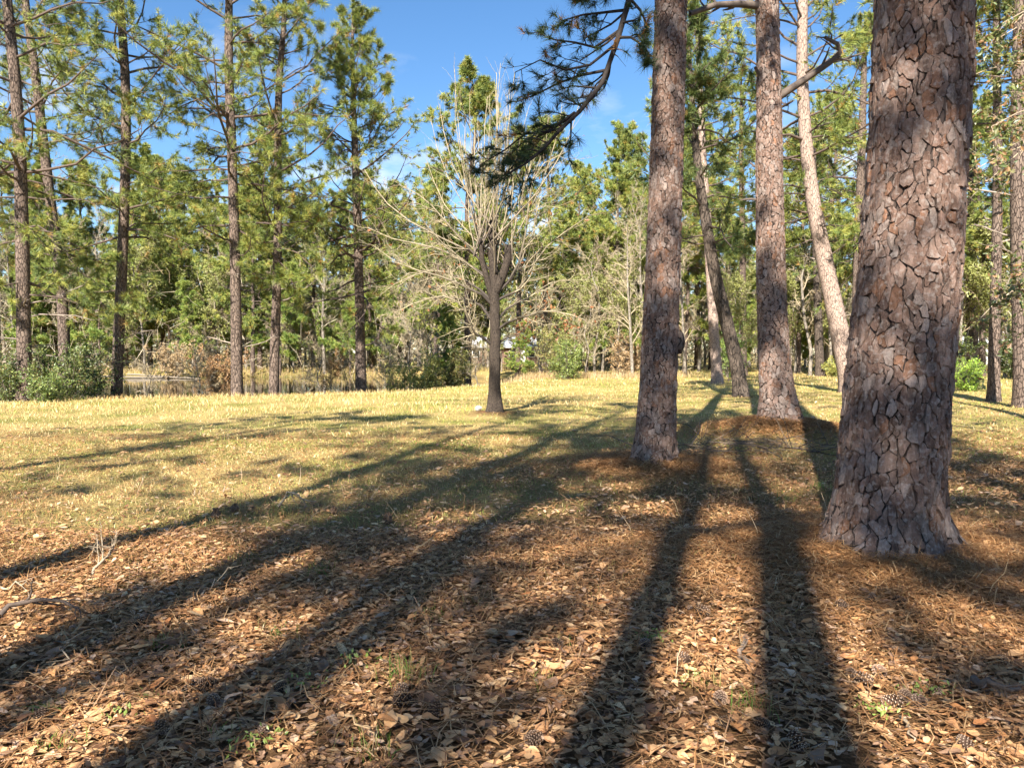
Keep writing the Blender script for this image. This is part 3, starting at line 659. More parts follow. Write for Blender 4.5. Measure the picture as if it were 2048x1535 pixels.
# --- pines standing in the middle distance, each measured from the photograph
def mid_pines():
    def mk(bx, by, pts, H, label, crown, seed, group=None, z=0., **kw):
        b = G(bx, by, z); b[2] = hz(b[0], b[1]) - .02
        tr = px_trunk(b, pts, H, flare=.35, fl_h=.4, lobes=3, ph=seed * .7)
        return pine('pine_tree', b, tr, label, crown=crown, seed=seed, sides=14, nz=60, group=group, **kw)[0]
    g = 'tall pines along the near bank of the pond'
    mk(50, 800, [(50, 800, 28), (48, 700, 26), (45, 500, 25), (40, 300, 22), (30, 150, 20), (15, 20, 18)], 21, 'pine trunk rising from evergreen shrubs, leftmost tree in the picture', dict(z0=3.4, Lmax=4.4, nb=58, ld=(7, 4), nn=25, nw=.0155), 21, g, stubs=7)
    mk(128, 782, [(132, 782, 22), (128, 650, 21), (120, 540, 20), (103, 420, 19), (92, 330, 18), (78, 210, 17), (66, 110, 16), (52, 20, 14)], 20, 'curved dark pine trunk second from left, leaning left above shrubs', dict(z0=5.0, Lmax=4.4, nb=50, ld=(7, 4), nn=25, nw=.0155), 22, g, stubs=6)
    mk(231, 787, [(231, 787, 22), (236, 700, 21), (243, 560, 20), (248, 430, 19), (252, 300, 18), (252, 180, 17), (246, 80, 16), (240, 0, 14)], 21, 'slightly curved pine at the pond edge, third trunk from left', dict(z0=4.2, Lmax=4.0, nb=58, ld=(7, 4), nn=25, nw=.0155), 23, g, stubs=4)
    mk(474, 786, [(474, 786, 24), (473, 700, 22), (471, 560, 20), (467, 400, 19), (462, 260, 18), (457, 130, 17), (458, 0, 14)], 20.5, 'straight dark pine at the pond edge, left of the thinner pale pine', dict(z0=5.0, Lmax=4.6, nb=60, ld=(7, 4), nn=25, nw=.0155), 24, g, stubs=4)
    mk(546, 782, [(546, 782, 20), (550, 680, 19), (554, 560, 17), (556, 430, 16), (555, 280, 15), (558, 160, 13), (568, 50, 10)], 18.5, 'slender pine with forked top right beside the straight dark pine', dict(z0=5.0, Lmax=3.8, nb=46, ld=(7, 4), nn=25, nw=.0155), 25, g, stubs=5)
    mk(722, 771, [(724, 771, 24), (721, 700, 20), (719, 600, 19), (716, 480, 17), (711, 340, 14), (707, 200, 10), (705, 80, 6), (705, 20, 2)], 17.3, 'full crowned pine whose whole top shows against the blue sky', dict(z0=3.8, Lmax=4.9, nb=80, top_w=.16, ld=(7, 4), nn=25, nw=.0155), 26, g, stubs=4)
    g = 'pines in the grove at the right'
    mk(1484, 797, [(1484, 797, 28), (1472, 720, 28), (1452, 640, 27), (1432, 560, 25), (1416, 470, 22), (1403, 390, 19), (1394, 320, 16), (1388, 250, 12)], 12.0, 'dark crooked pine leaning left between two thick trunks', dict(z0=4.6, Lmax=3.0, nb=40, greens=((.12, .165, .05), (.18, .21, .06), (.085, .12, .04), (.28, .18, .06))), 31, g, bark=M_BARK_DARK)
    mk(1436, 767, [(1436, 767, 22), (1430, 700, 20), (1424, 600, 19), (1418, 500, 18), (1412, 400, 16), (1405, 300, 13)], 20, 'pale straight pine trunk behind the dark crooked pine', dict(z0=7, Lmax=4.2, nb=46), 32, g, bark=M_BARK_PALE)
    mk(1706, 786, [(1706, 786, 41), (1690, 715, 38), (1668, 610, 35), (1645, 500, 32), (1625, 400, 28), (1613, 300, 25), (1606, 200, 23), (1603, 100, 21), (1606, 10, 19)], 20, 'pale smooth pine leaning left beside the massive trunk', dict(z0=5.2, Lmax=4.2, nb=56), 33, g, bark=M_BARK_PALE, stubs=3)
    mk(1713, 758, [(1713, 758, 22), (1714, 650, 20), (1716, 500, 18), (1722, 350, 16), (1726, 200, 13)], 20, 'thin reddish pine just left of the massive trunk, far behind it', dict(z0=6, Lmax=4.4, nb=56), 34, g)
    mk(1988, 802, [(1988, 802, 23), (1988, 700, 21), (1992, 560, 19), (1995, 400, 18), (1995, 240, 16), (1993, 60, 13)], 19, 'slim pine right of the bright green bush', dict(z0=8.5, Lmax=3.4, nb=30), 35, g, stubs=6)
    mk(2046, 815, [(2046, 815, 34), (2044, 700, 32), (2040, 560, 31), (2036, 420, 29), (2036, 260, 27), (2040, 60, 24)], 21, 'thick pine trunk cut by the right edge of the picture', dict(z0=7.5, Lmax=3.8, nb=32), 36, g, stubs=6)
    mk(1945, 748, [(1945, 748, 24), (1944, 680, 22), (1943, 560, 20), (1945, 400, 17)], 18, 'dark pine trunk behind the bright green bush', dict(z0=8.5, Lmax=4.0, nb=36), 37, g, bark=M_BARK_DARK)
    mk(1640, 752, [(1640, 752, 18), (1637, 650, 16), (1634, 560, 15), (1630, 440, 13)], 17, 'dark pine trunk in the wood right of the mound pine', dict(z0=8.5, Lmax=4.0, nb=40), 38, g, bark=M_BARK_DARK)
    mk(1487, 750, [(1487, 750, 14), (1486, 620, 13), (1485, 480, 12), (1483, 330, 10)], 20, 'thin straight pine seen just left of the mound pine', dict(z0=7.5, Lmax=4.2, nb=44, nw=.03), 39, g)
mid_pines()

# ------------------------------------------------------------------ pollarded bare tree in the middle of the lawn
def pollard():
    b = G(988, 829); b[2] = hz(b[0], b[1]) - .02; y = b[1]; rng = RNG(41)
    e = empty('bare_tree', b, 'leafless pollarded tree with upright pale shoots in the lawn', 'tree')
    tr = px_trunk(b, [(988, 829, 25), (989, 790, 23), (990, 700, 21), (990, 640, 20), (989, 580, 19), (986, 520, 17), (983, 476, 15), (981, 440, 9)], .1, flare=.5, fl_h=.35, lobes=3, ph=1.1, rough=.05)
    mb = MB(); tr.mesh(mb, 22, 70, lump=.05)
    def W(px, py, dy=0.): return P(px, py, y + dy) - b
    for pts, r0, r1 in (([(990, 585), (1006, 550), (1015, 520), (1017, 490)], .115, .085), ([(989, 610), (976, 565), (964, 520), (960, 478)], .085, .05)):
        q = np.array([W(p[0], p[1], dy) for p, dy in zip(pts, (0, -.05, -.1, -.1))])[None]
        V, Fq = tubes(q, np.linspace(r0, r1, 4)[None], 12); mb.add(V, Fq)
        V, Fq = tubes(np.stack([q[0, -1], q[0, -1] + [0, 0, .015]])[None], np.array([[r1, .005]]), 12); mb.add(V, Fq)
    link('trunk', mb.mesh('trunk', True), M_BARK_POLLARD, e)
    lm = MB(); dark = np.array([.06, .048, .04]); pale = np.array([.33, .275, .18])
    # side limbs
    limbs = [([(985, 610), (960, 585), (930, 575), (895, 555), (850, 545), (800, 530), (745, 490)], .055, -.9), ([(983, 640), (955, 600), (920, 598), (885, 592), (840, 600), (790, 625)], .05, .5),
             ([(984, 690), (962, 672), (945, 664), (935, 630), (920, 605), (890, 590), (850, 598)], .045, -1.1), ([(984, 560), (955, 540), (930, 525), (890, 500), (850, 490), (790, 480), (735, 455)], .05, .8),
             ([(985, 545), (950, 510), (915, 470), (880, 430), (850, 395), (800, 370)], .045, -.3), ([(983, 600), (950, 570), (900, 545), (855, 540), (800, 560), (760, 590)], .045, 1.3),
             ([(994, 660), (1020, 640), (1055, 632), (1090, 620), (1130, 625), (1170, 640)], .05, -.7), ([(994, 690), (1010, 675), (1045, 665), (1060, 645), (1090, 640)], .035, .4),
             ([(995, 600), (1015, 590), (1040, 580), (1060, 540), (1085, 500), (1120, 470), (1180, 430)], .05, .6), ([(996, 585), (1020, 560), (1045, 510), (1055, 440), (1060, 370), (1080, 330), (1140, 300)], .045, -.3),
             ([(994, 640), (1020, 610), (1050, 600), (1085, 575), (1110, 560), (1160, 560)], .04, 1.0), ([(996, 575), (1030, 555), (1050, 500), (1070, 460), (1075, 400), (1095, 380)], .04, .9)]
    cv, rv = [], []
    for pts, r0, dy in limbs:
        pts = np.array(pts, float); t = np.linspace(0, 1, len(pts)); tt = np.linspace(0, 1, 8)
        q = np.stack([np.interp(tt, t, pts[:, 0]), np.interp(tt, t, pts[:, 1])], 1)
        cv.append([W(p[0], p[1], dy * f) for p, f in zip(q, tt)]); rv.append(np.linspace(r0 * .75, r0 * .14, 8))
    cv, rv = np.array(cv), np.array(rv)
    V, Fq = tubes(cv, rv, 7); f = np.repeat(np.tile(np.linspace(0, 1, 8), len(cv)), 7)[:, None]
    f = np.clip(f * 1.5 - .25, 0, 1); lm.add(V, Fq, dark * (1 - f) + pale * f)
    S, RS = spawn(rng, cv, rv, 16, .2, 1, 45, .42, 6, .26, .06, rmin=.0065); T, RT = spawn(rng, S, RS, 8, .15, 1, 45, .55, 5, .24, .05, rmin=.004)
    for q, r in ((S, RS), (T, RT)):
        V, Fq = tubes(q, r, 4); lm.add(V, Fq, pale)
    # upright shoots from the cut heads
    heads = [(962, 485), (983, 470), (1016, 492), (960, 500), (984, 500), (1010, 530), (970, 540), (990, 560)]
    p0, p1 = [], []
    for k in range(40):
        h = heads[rng.integers(len(heads))]; h = (h[0], h[1] + rng.uniform(0, 15)); top = rng.uniform(130, 400); x = 985 + rng.normal(0, 88) * (1 - .62 * (400 - top) / 270)
        p0.append(W(h[0] + rng.normal(0, 8), h[1], rng.normal(0, .08))); p1.append(W(x, top, rng.normal(0, .6)))
    p0, p1 = np.array(p0), np.array(p1); t = np.linspace(0, 1, 6)[None, :, None]
    out = p0[:, None] * (1 - t) + p1[:, None] * t; bow = np.sin(t * np.pi * .8) * (p1 - p0)[:, None] * [1, 1, 0] * .35
    Q = out + bow + rng.normal(0, .035, out.shape) * t
    R = rng.uniform(.012, .023, (40, 1)) * np.linspace(1, .3, 6)[None]
    V, Fq = tubes(Q, R, 5); f = np.repeat(np.tile(np.linspace(0, 1, 6) ** .6, len(Q)), 5)[:, None]; lm.add(V, Fq, dark * (1 - f) * 2.5 + pale * 1.25 * f)
    S, RS = spawn(rng, Q, R, 9, .3, 1, 28, .26, 4, .15, .08, rmin=.004); V, Fq = tubes(S, RS, 3); lm.add(V, Fq, pale)
    link('limbs', lm.mesh('limbs', True), M_TWIG, e)
    dk = MB(); c1 = np.array([W(984, 490), W(1014, 505), W(966, 490), W(998, 540), W(986, 470)])[rng.integers(0, 5, 420)] + rng.normal(0, .075, (420, 3)) * [1, 1, 1.6]; leafcards(dk, rng, c1, .08, np.array([.05, .042, .03])); tag(link('dark_clump', dk.mesh('dark_clump'), M_DRYLEAF, e), kind='stuff')
    lv = MB()                                                            # a few brown leaves that hang on
    sel = T[rng.integers(0, len(T), 120), -1]; c0 = np.array([W(1085, 615, .2), W(1050, 660, .2), W(1135, 650, -.4)])
    cl = c0[rng.integers(0, 3, 160)] + rng.normal(0, .16, (160, 3)); leafcards(lv, rng, np.concatenate([sel, cl]), .10, np.array([.30, .13, .055]))
    link('dead_leaves', lv.mesh('dead_leaves'), M_DRYLEAF, e)
pollard()

# ------------------------------------------------------------------ bare woodland trees, background pines, shrubs (shared meshes)
def bare_proto(seed, H, r0, col, n1=16, n2=7, n3=5, loc=(0, 0, 0), label='', group='', leafy=None, wide=.32):
    rng = RNG(seed); e = empty('bare_tree', loc, label, 'tree', group)
    tr = free_trunk(rng, H, r0, .05, .35, flare=.3, lobes=3); mb = MB(); tr.mesh(mb, 8, 24)
    link('trunk', mb.mesh('trunk', True), M_BARK_GREY, e)
    Pm = tr.c(tr.z)[None, ::10]; Rm = tr.r[None, ::10]
    A, RA = spawn(rng, Pm, Rm, n1, .22, .98, 42, wide, 6, .14, .07, rr=.45, rmin=.02, shorten=.35)
    B, RB = spawn(rng, A, RA, n2, .2, 1, 42, .45, 4, .17, .06, rmin=.022)
    C, RC = spawn(rng, B, RB, n3, .15, 1, 42, .55, 3, .18, .05, rmin=.016)
    lm = MB()
    for q, r, s in ((A, RA, 5), (B, RB, 3), (C, RC, 3)):
        V, Fq = tubes(q, r, s); lm.add(V, Fq, np.array(col) * .95)
    link('limbs', lm.mesh('limbs', True), M_TWIG, e)
    if leafy:
        lv = MB(); k = rng.integers(0, len(C), leafy[0]); t = rng.random((leafy[0], 1))
        leafcards(lv, rng, C[k, 1] * (1 - t) + C[k, 2] * t + rng.normal(0, .12, (leafy[0], 3)), leafy[1], np.array(leafy[2])); link('leaves', lv.mesh('leaves'), M_DRYLEAF, e)
    return e
def pine_proto(seed, H, r0, z0, Lmax, nb, loc=(0, 0, 0), label='', group='', bark=M_BARK_PINE, nn=20, nl=.36, nw=.04, ld=(7, 4), greens=None):
    rng = RNG(seed); tr = free_trunk(rng, H, r0, .03, .25, flare=.3, lobes=3)
    return pine('pine_tree', loc, tr, label, group=group, crown=dict(z0=z0, Lmax=Lmax, nb=nb, ld=ld, nn=nn, nl=nl, nw=nw, greens=greens), seed=seed, sides=9, nz=26, bark=bark)[0]
def shrub_mesh(seed, w, h, nst, nleaf, ls, cols, stem=(.16, .13, .10)):
    rng = RNG(seed); lm, lv = MB(), MB()
    a = rng.uniform(0, 6.28, nst); l = rng.uniform(.15, .75, nst)
    d = np.stack([np.cos(a) * l, np.sin(a) * l, np.ones(nst)], -1)
    p0 = np.stack([np.cos(a) * .12 * w, np.sin(a) * .12 * w, np.full(nst, -.1)], -1)
    A = grow(rng, p0, d * [w / h * 1.1, w / h * 1.1, 1], h * rng.uniform(.55, 1.05, nst), 5, .12, .05); RA = np.linspace(.018, .006, 5)[None] * np.ones((nst, 1))
    B, RB = spawn(rng, A, RA, 8, .15, 1, 50, .42, 4, .2, .06, rmin=.005); C, RC = spawn(rng, B, RB, 4, .2, 1, 50, .5, 3, .2, .05, rmin=.004)
    for q, r in ((A, RA), (B[:, [0, 2, 3]], RB[:, [0, 2, 3]]), (C[:, [0, 2]], RC[:, [0, 2]])):
        V, Fq = tubes(q, r, 3); lm.add(V, Fq, np.array(stem))
    k = rng.integers(0, len(C), nleaf); t = rng.random((nleaf, 1))
    pos = C[k, 1] * (1 - t) + C[k, 2] * t + rng.normal(0, .05, (nleaf, 3)); pos[:, 2] = np.maximum(pos[:, 2], .03)
    cc = np.array(cols)[rng.integers(0, len(cols), nleaf)]
    leafcards(lv, rng, pos, ls, cc)
    return lm, lv
def shrub(name, loc, label, seed, w, h, nst, nleaf, ls, cols, group=None, cat='shrub', mat=None, stem=(.16, .13, .10)):
    e = empty(name, loc, label, cat, group); lm, lv = shrub_mesh(seed, w, h, nst, nleaf, ls, cols, stem)
    link('stems', lm.mesh('stems', True), M_TWIG, e); link('leaves', lv.mesh('leaves'), mat or M_LEAF, e)
    return e
def at(x, y): return (x, y, float(hz(x, y)) - .03)

def woods():
    rng = RNG(77)
    zones = {  # wood beyond the pond, wood behind the lawn, wood behind the right-hand grove
        'pond': 'wood on the far side of the pond', 'mid': 'wood behind the middle of the lawn', 'right': 'wood behind the grove at the right'}
    protos = {}
    def zone(x, y):
        px = CX + F_PX * x / y
        return 'pond' if px < 930 else ('mid' if px < 1290 else 'right')
    TAN, GREY, BRN = (.36, .295, .195), (.34, .29, .205), (.29, .225, .145)
    spec = {'bare_tall': lambda loc, l, g: bare_proto(101, 15, .17, GREY, loc=loc, label=l, group=g, n1=20, n2=9, n3=8),
            'bare_mid': lambda loc, l, g: bare_proto(102, 11, .12, TAN, loc=loc, label=l, group=g, n1=20, n2=9, n3=8),
            'bare_small': lambda loc, l, g: bare_proto(103, 6.5, .07, TAN, loc=loc, label=l, group=g, n1=20, n2=8, n3=8, wide=.4),
            'bare_leafy': lambda loc, l, g: bare_proto(104, 8.5, .10, BRN, loc=loc, label=l, group=g, n1=16, n2=7, n3=5, leafy=(4500, .20, (.42, .26, .12)), wide=.4),
            'olive': lambda loc, l, g: bare_proto(105, 9.5, .10, BRN, loc=loc, label=l, group=g, n1=18, n2=7, n3=5, leafy=(6500, .18, (.26, .27, .085)), wide=.42),
            'pine_tall': lambda loc, l, g: pine_proto(111, 20, .24, 7, 4.6, 60, loc, l, g),
            'pine_mid': lambda loc, l, g: pine_proto(112, 16.5, .20, 3.5, 4.4, 62, loc, l, g, greens=((.28, .335, .08), (.42, .41, .10), (.16, .215, .062), (.46, .32, .10))),
            'pine_young': lambda loc, l, g: pine_proto(113, 8, .09, 1.2, 2.3, 46, loc, l, g, nl=.30, nw=.04, greens=((.26, .345, .078), (.39, .42, .10), (.16, .235, .06), (.42, .34, .11)))}
    words = {'bare_tall': 'tall bare grey tree in the %s', 'bare_mid': 'mid-height bare tan tree in the %s', 'bare_small': 'low bare twiggy tree in the %s',
             'bare_leafy': 'brown-leaved half-bare tree in the %s', 'olive': 'bushy olive green tree in the %s', 'pine_tall': 'tall pine in the %s', 'pine_mid': 'broad bushy pine in the %s', 'pine_young': 'young low-branched pine in the %s'}
    marks = [(-9999, 'left of the leftmost pine'), (50, 'between the two leftmost pine trunks'), (125, 'left of the third pond-edge trunk'), (240, 'right of the third pond-edge trunk'), (360, 'left of the straight dark pine'),
             (470, 'right of the straight dark pine'), (553, 'right of the slender forked pine'), (640, 'left of the full crowned pine'), (717, 'right of the full crowned pine'), (800, 'above the yellow green bush'),
             (900, 'left of the bare pollarded tree'), (988, 'right of the bare pollarded tree'), (1100, 'above the rounded green bush'), (1190, 'left of the tall straight pine'), (1320, 'left of the dark crooked pine'), (1430, 'left of the mound pine'),
             (1545, 'right of the mound pine'), (1640, 'beside the pale leaning pine'), (1715, 'behind the massive trunk'), (1900, 'behind the lime green bush'), (1985, 'between the two right-hand pines'), (2045, 'past the right edge')]
    def put(kind, x, y, sc=1.0):
        key = kind; pxx = CX + F_PX * x / y; mk = [m for p_, m in marks if pxx >= p_][-1]
        dep = 'front rank' if y < 70 else ('second rank' if y < 86 else ('third rank' if y < 102 else 'back rank'))
        l = words[kind].split(' in ')[0] + ' in the ' + dep + ' ' + mk; g = words[kind].split(' in ')[0] + 's of the wood, ' + dep + ' ' + mk
        loc = at(x, y)
        if y < 40: l = words[kind].split(' in ')[0].replace('low ', 'knee-high ') + ' on the near pond bank ' + mk; g = 'brush on the near pond bank'
        if key not in protos: e = spec[kind](loc, l, g); protos[key] = e; e.scale = (sc,) * 3; return
        c = copy_tree(protos[key], loc, rng.uniform(0, 6.28), sc, l); c['group'] = g
    def free(x, y): return pond_sd(x, y) < -1.0
    # pines picked out by eye: (px, distance, kind, scale)
    for px, d, k, s in [(358, 68, 'pine_mid', 1.05), (300, 74, 'pine_tall', .95), (170, 70, 'pine_mid', 1.1), (30, 75, 'pine_tall', 1.0), (420, 78, 'pine_mid', 1.1), (600, 72, 'pine_mid', .95), (645, 66, 'pine_young', .9),
                        (690, 80, 'pine_tall', .9), (800, 70, 'pine_mid', 1.0), (870, 62, 'pine_mid', 1.0), (935, 46, 'pine_tall', .97), (905, 45, 'pine_young', .6), (1035, 52, 'pine_tall', .84), (1088, 55, 'pine_tall', .90), (1150, 72, 'pine_mid', .85),
                        (1040, 45, 'pine_young', .42), (1215, 85, 'pine_tall', .8), (1270, 70, 'pine_mid', .9), (1330, 58, 'pine_tall', .95), (1255, 64, 'pine_tall', .85), (1395, 66, 'pine_tall', 1.1), (1595, 58, 'pine_mid', 1.1),
                        (1668, 55, 'pine_tall', 1.0), (1800, 60, 'pine_mid', 1.1), (1965, 50, 'pine_tall', .9), (2080, 48, 'pine_tall', .95), (500, 70, 'pine_young', 1.1), (255, 66, 'pine_young', 1.0), (110, 66, 'pine_young', 1.1), (760, 66, 'pine_young', 1.0), (60, 64, 'pine_young', 1.0), (200, 64, 'pine_young', 1.15), (390, 64, 'pine_young', .9), (560, 64, 'pine_young', 1.1), (700, 64.5, 'pine_young', .9), (1175, 60, 'pine_young', .9), (1300, 60, 'pine_young', 1.0), (1480, 58, 'pine_young', .9), (1620, 62, 'pine_young', 1.0), (85, 68, 'pine_mid', 1.0), (285, 67, 'pine_mid', .9), (520, 68, 'pine_mid', 1.05), (625, 67, 'pine_mid', .85), (745, 68, 'pine_mid', .95), (985, 66, 'pine_mid', .8), (1120, 66, 'pine_mid', .85), (1205, 62, 'pine_mid', .75)]:
        put(k, (px - CX) / F_PX * d, d, s)
    # the filling wood
    n = 0
    for row, (y0, y1, step) in enumerate(((62, 66, 2.0), (67, 74, 2.6), (76, 84, 3.0), (86, 98, 3.4), (100, 115, 4.0), (117, 135, 4.6))):
        x = -.80 * y0
        while x < .80 * y0:
            x += step * rng.uniform(.6, 1.4); y = rng.uniform(y0, y1)
            px = CX + F_PX * x / y
            if 985 < px < 1075 and row < 4: continue                     # the gap to the house
            if px > 1000 and row == 0: y -= 4
            if not free(x, y): continue
            w = [.18, .28, .28, .04, .13, 0, .09] if row == 0 else [.24, .28, .10, .04, .14, .06, .14] if row < 3 else [.30, .20, .0, .05, .07, .17, .21]
            if px > 1290 and row > 1: w = [.40, .30, .06, .08, .06, .05, .05]
            k = ['bare_tall', 'bare_mid', 'bare_small', 'bare_leafy', 'olive', 'pine_tall', 'pine_mid'][rng.choice(7, p=w)]
            put(k, x, y, rng.uniform(.8, 1.15)); n += 1
    for px, d, k, s in [(1190, 52, 'bare_mid', .8), (1235, 49, 'olive', .7), (1265, 46, 'bare_mid', .85), (1150, 50, 'olive', .65), (1172, 46, 'bare_small', .7), (1370, 50, 'bare_mid', .9), (1455, 47, 'bare_small', 1.0), (1475, 44, 'olive', .6),
                        (1620, 50, 'bare_mid', 1.0), (1590, 55, 'olive', .9), (1660, 54, 'olive', 1.0), (1920, 50, 'olive', 1.0), (1965, 55, 'bare_mid', 1.0), (2010, 48, 'olive', 1.0), (2060, 40, 'bare_mid', .9), (1890, 55, 'bare_leafy', 1.0),
                        (780, 46, 'bare_small', .6), (860, 44, 'bare_small', .7), (820, 52, 'bare_small', .9), (955, 42, 'bare_small', .55), (395, 30.5, 'bare_small', .5), (195, 31, 'bare_small', .30), (300, 31.5, 'bare_small', .36), (430, 31.5, 'bare_leafy', .2), (610, 34, 'bare_small', .30), (660, 35, 'bare_leafy', .26), (690, 36, 'bare_small', .42), (770, 38, 'bare_small', .40), (640, 36, 'bare_small', .55),  (1290, 52, 'bare_tall', .8), (1003, 62, 'olive', .55), (1052, 64, 'olive', .6), (1080, 58, 'bare_small', .9), (1028, 66, 'bare_mid', .7)]:
        x = (px - CX) / F_PX * d; put(k, x, d, s)
woods()

def understory():
    DG, YG, BG, OL = [(.08, .115, .03), (.14, .18, .045), (.20, .23, .06)], [(.40, .39, .09), (.50, .45, .12), (.28, .31, .08)], [(.36, .52, .06), (.46, .60, .09), (.18, .32, .04)], [(.22, .24, .07), (.33, .32, .09), (.36, .28, .11)]
    def put(px, d, label, seed, w, h, nst, nl, ls, cols, **kw):
        x = (px - CX) / F_PX * d; return shrub('shrub', at(x, d), label, seed, w, h, nst, nl, ls, cols, **kw)
    put(120, 25, 'dark evergreen shrub on the bank between the two leftmost pines', 201, 1.5, 2.1, 16, 5200, .085, DG)
    put(20, 24.3, 'evergreen shrub at the left edge, in front of the leftmost pine', 202, 1.3, 1.9, 14, 4200, .085, DG)
    put(90, 23.6, 'low light green shrub at the foot of the leftmost pine', 203, .9, 1.1, 12, 2600, .075, [(.18, .25, .055), (.28, .33, .09), (.12, .17, .05)])
    put(165, 27, 'tall dark evergreen shrub right behind the leftmost shrubs', 204, 1.5, 2.6, 14, 4600, .09, DG)
    put(845, 42, 'yellow green bush at the right end of the pond', 205, 2.1, 2.3, 16, 5000, .12, YG)
    put(900, 44, 'green bush under the young pines near the pond', 206, 1.7, 2.6, 14, 4200, .12, OL)
    put(800, 40, 'thin yellowish bush leaning over the water, left of the yellow green bush', 207, 1.3, 1.9, 12, 1800, .11, YG)
    put(1128, 44, 'rounded green bush behind the lawn, right of the bare tree', 208, 1.5, 2.1, 14, 4600, .11, [(.20, .27, .06), (.32, .37, .09), (.13, .17, .045)])
    put(1100, 47, 'taller dark bush just behind the rounded green bush', 209, 1.4, 3.0, 12, 3600, .11, OL)
    put(1932, 30.5, 'bright lime green conifer bush right of the massive trunk', 210, .80, 1.25, 26, 7000, .065, BG)
    put(1952, 31.2, 'browning low half of the lime green bush, at its right', 211, .45, .55, 14, 1500, .07, [(.22, .17, .06), (.14, .18, .05)])
    put(1462, 40, 'lime green sapling bush behind the dark crooked pine', 212, 1.0, 3.0, 12, 3000, .11, [(.18, .27, .05), (.24, .30, .08)])
    put(1675, 48, 'low olive bush at the wood edge beside the pale leaning pine', 213, 1.4, 1.2, 12, 2600, .12, YG)
    put(440, 60, 'rusty leaved thicket on the far pond bank, left of the straight dark pine', 214, 3.2, 2.9, 18, 4200, .16, [(.36, .20, .09), (.28, .16, .075), (.42, .27, .13)], mat=M_DRYLEAF)
    put(345, 61, 'pale tan leaved thicket on the far pond bank, beside the rusty one', 215, 1.8, 3.4, 14, 3000, .16, [(.45, .32, .18), (.38, .27, .14)], mat=M_DRYLEAF)
    put(1255, 48, 'russet brush at the lawn edge behind the tall straight pine', 216, 2.0, 2.6, 16, 3000, .13, [(.34, .22, .11), (.42, .30, .17)], mat=M_DRYLEAF)
    put(2010, 46, 'dark evergreen bush in shade between the two right-hand pines', 217, 2.0, 2.6, 14, 4200, .14, DG)
    put(1900, 50, 'dark evergreen bush at the wood edge behind the massive trunk', 218, 2.4, 3.0, 14, 4200, .14, DG)
    put(2045, 43, 'dark evergreen bush behind the trunk at the right edge', 219, 1.8, 2.4, 14, 3800, .13, DG)
    # thicket: uncountable twigs, vines and small leaves filling the wood
    rng = RNG(300); mb = MB(); n = 11000
    y = 62 + 50 * rng.random(n) ** 1.3; x = rng.uniform(-.78, .78, n) * y
    px = CX + F_PX * x / y
    ok = (pond_sd(x, y) < -.5) & ~((px > 985) & (px < 1075) & (y < 125)); x, y = x[ok], y[ok]; n = len(x)
    hh = 9.0 * rng.random(n) ** 1.9
    p = np.stack([x, y, hz(x, y) + hh], -1)
    d = nrm(rng.normal(0, 1, (n, 3)) + [0, 0, .9]); L = rng.uniform(.5, 2.2, n)
    C_ = grow(rng, p, d, L * 1.3, 3, .3, .02); R_ = rng.uniform(.012, .028, (n, 1)) * np.linspace(1, .4, 3)[None]
    cols = np.array([(.50, .42, .29), (.42, .35, .24), (.27, .20, .13), (.60, .52, .38)])[rng.integers(0, 4, n)]
    V, Fq = tubes(C_, R_, 3); mb.add(V, Fq, np.repeat(cols, 9, 0))
    tag(link('thicket', mb.mesh('thicket', True), M_TWIG), 'tangle of bare twigs and saplings filling the wood behind', 'thicket', kind='stuff')
    lv = MB(); n = 60000
    y = 63 + 55 * rng.random(n) ** 1.2; x = rng.uniform(-.78, .78, n) * y; px = CX + F_PX * x / y
    ok = (pond_sd(x, y) < -.5) & ~((px > 985) & (px < 1075) & (y < 125)) & (fbm(x * .3, y * .3) > .46); x, y = x[ok], y[ok]; n = len(x)
    p = np.stack([x, y, hz(x, y) + .1 + 7.5 * rng.random(n) ** 1.6], -1)
    cols = np.array([(.12, .14, .045), (.20, .19, .06), (.30, .21, .10), (.36, .28, .16), (.06, .085, .03)])[rng.choice(5, n, p=[.25, .2, .2, .15, .2])]
    leafcards(lv, rng, p, .24, cols)
    n = 38000; y = rng.uniform(126, 175, n); x = rng.uniform(-.8, .8, n) * y; p = np.stack([x, y, (9 + 9 * fbm(x * .12, y * .05)) * rng.random(n) ** .9], -1)
    dw = MB(); leafcards(dw, rng, p, 1.2, np.array([(.10, .115, .045), (.17, .17, .065), (.22, .175, .11), (.28, .235, .16), (.055, .07, .03)])[rng.integers(0, 5, n)])
    tag(link('distant_wood', dw.mesh('distant_wood'), M_LEAF), 'far-off wood closing the view behind all the trees', 'wood', kind='stuff')
    tag(link('understory_leaves', lv.mesh('understory_leaves'), M_LEAF), 'scattered small leaves of the undergrowth all through the wood', 'undergrowth', kind='stuff')
understory()

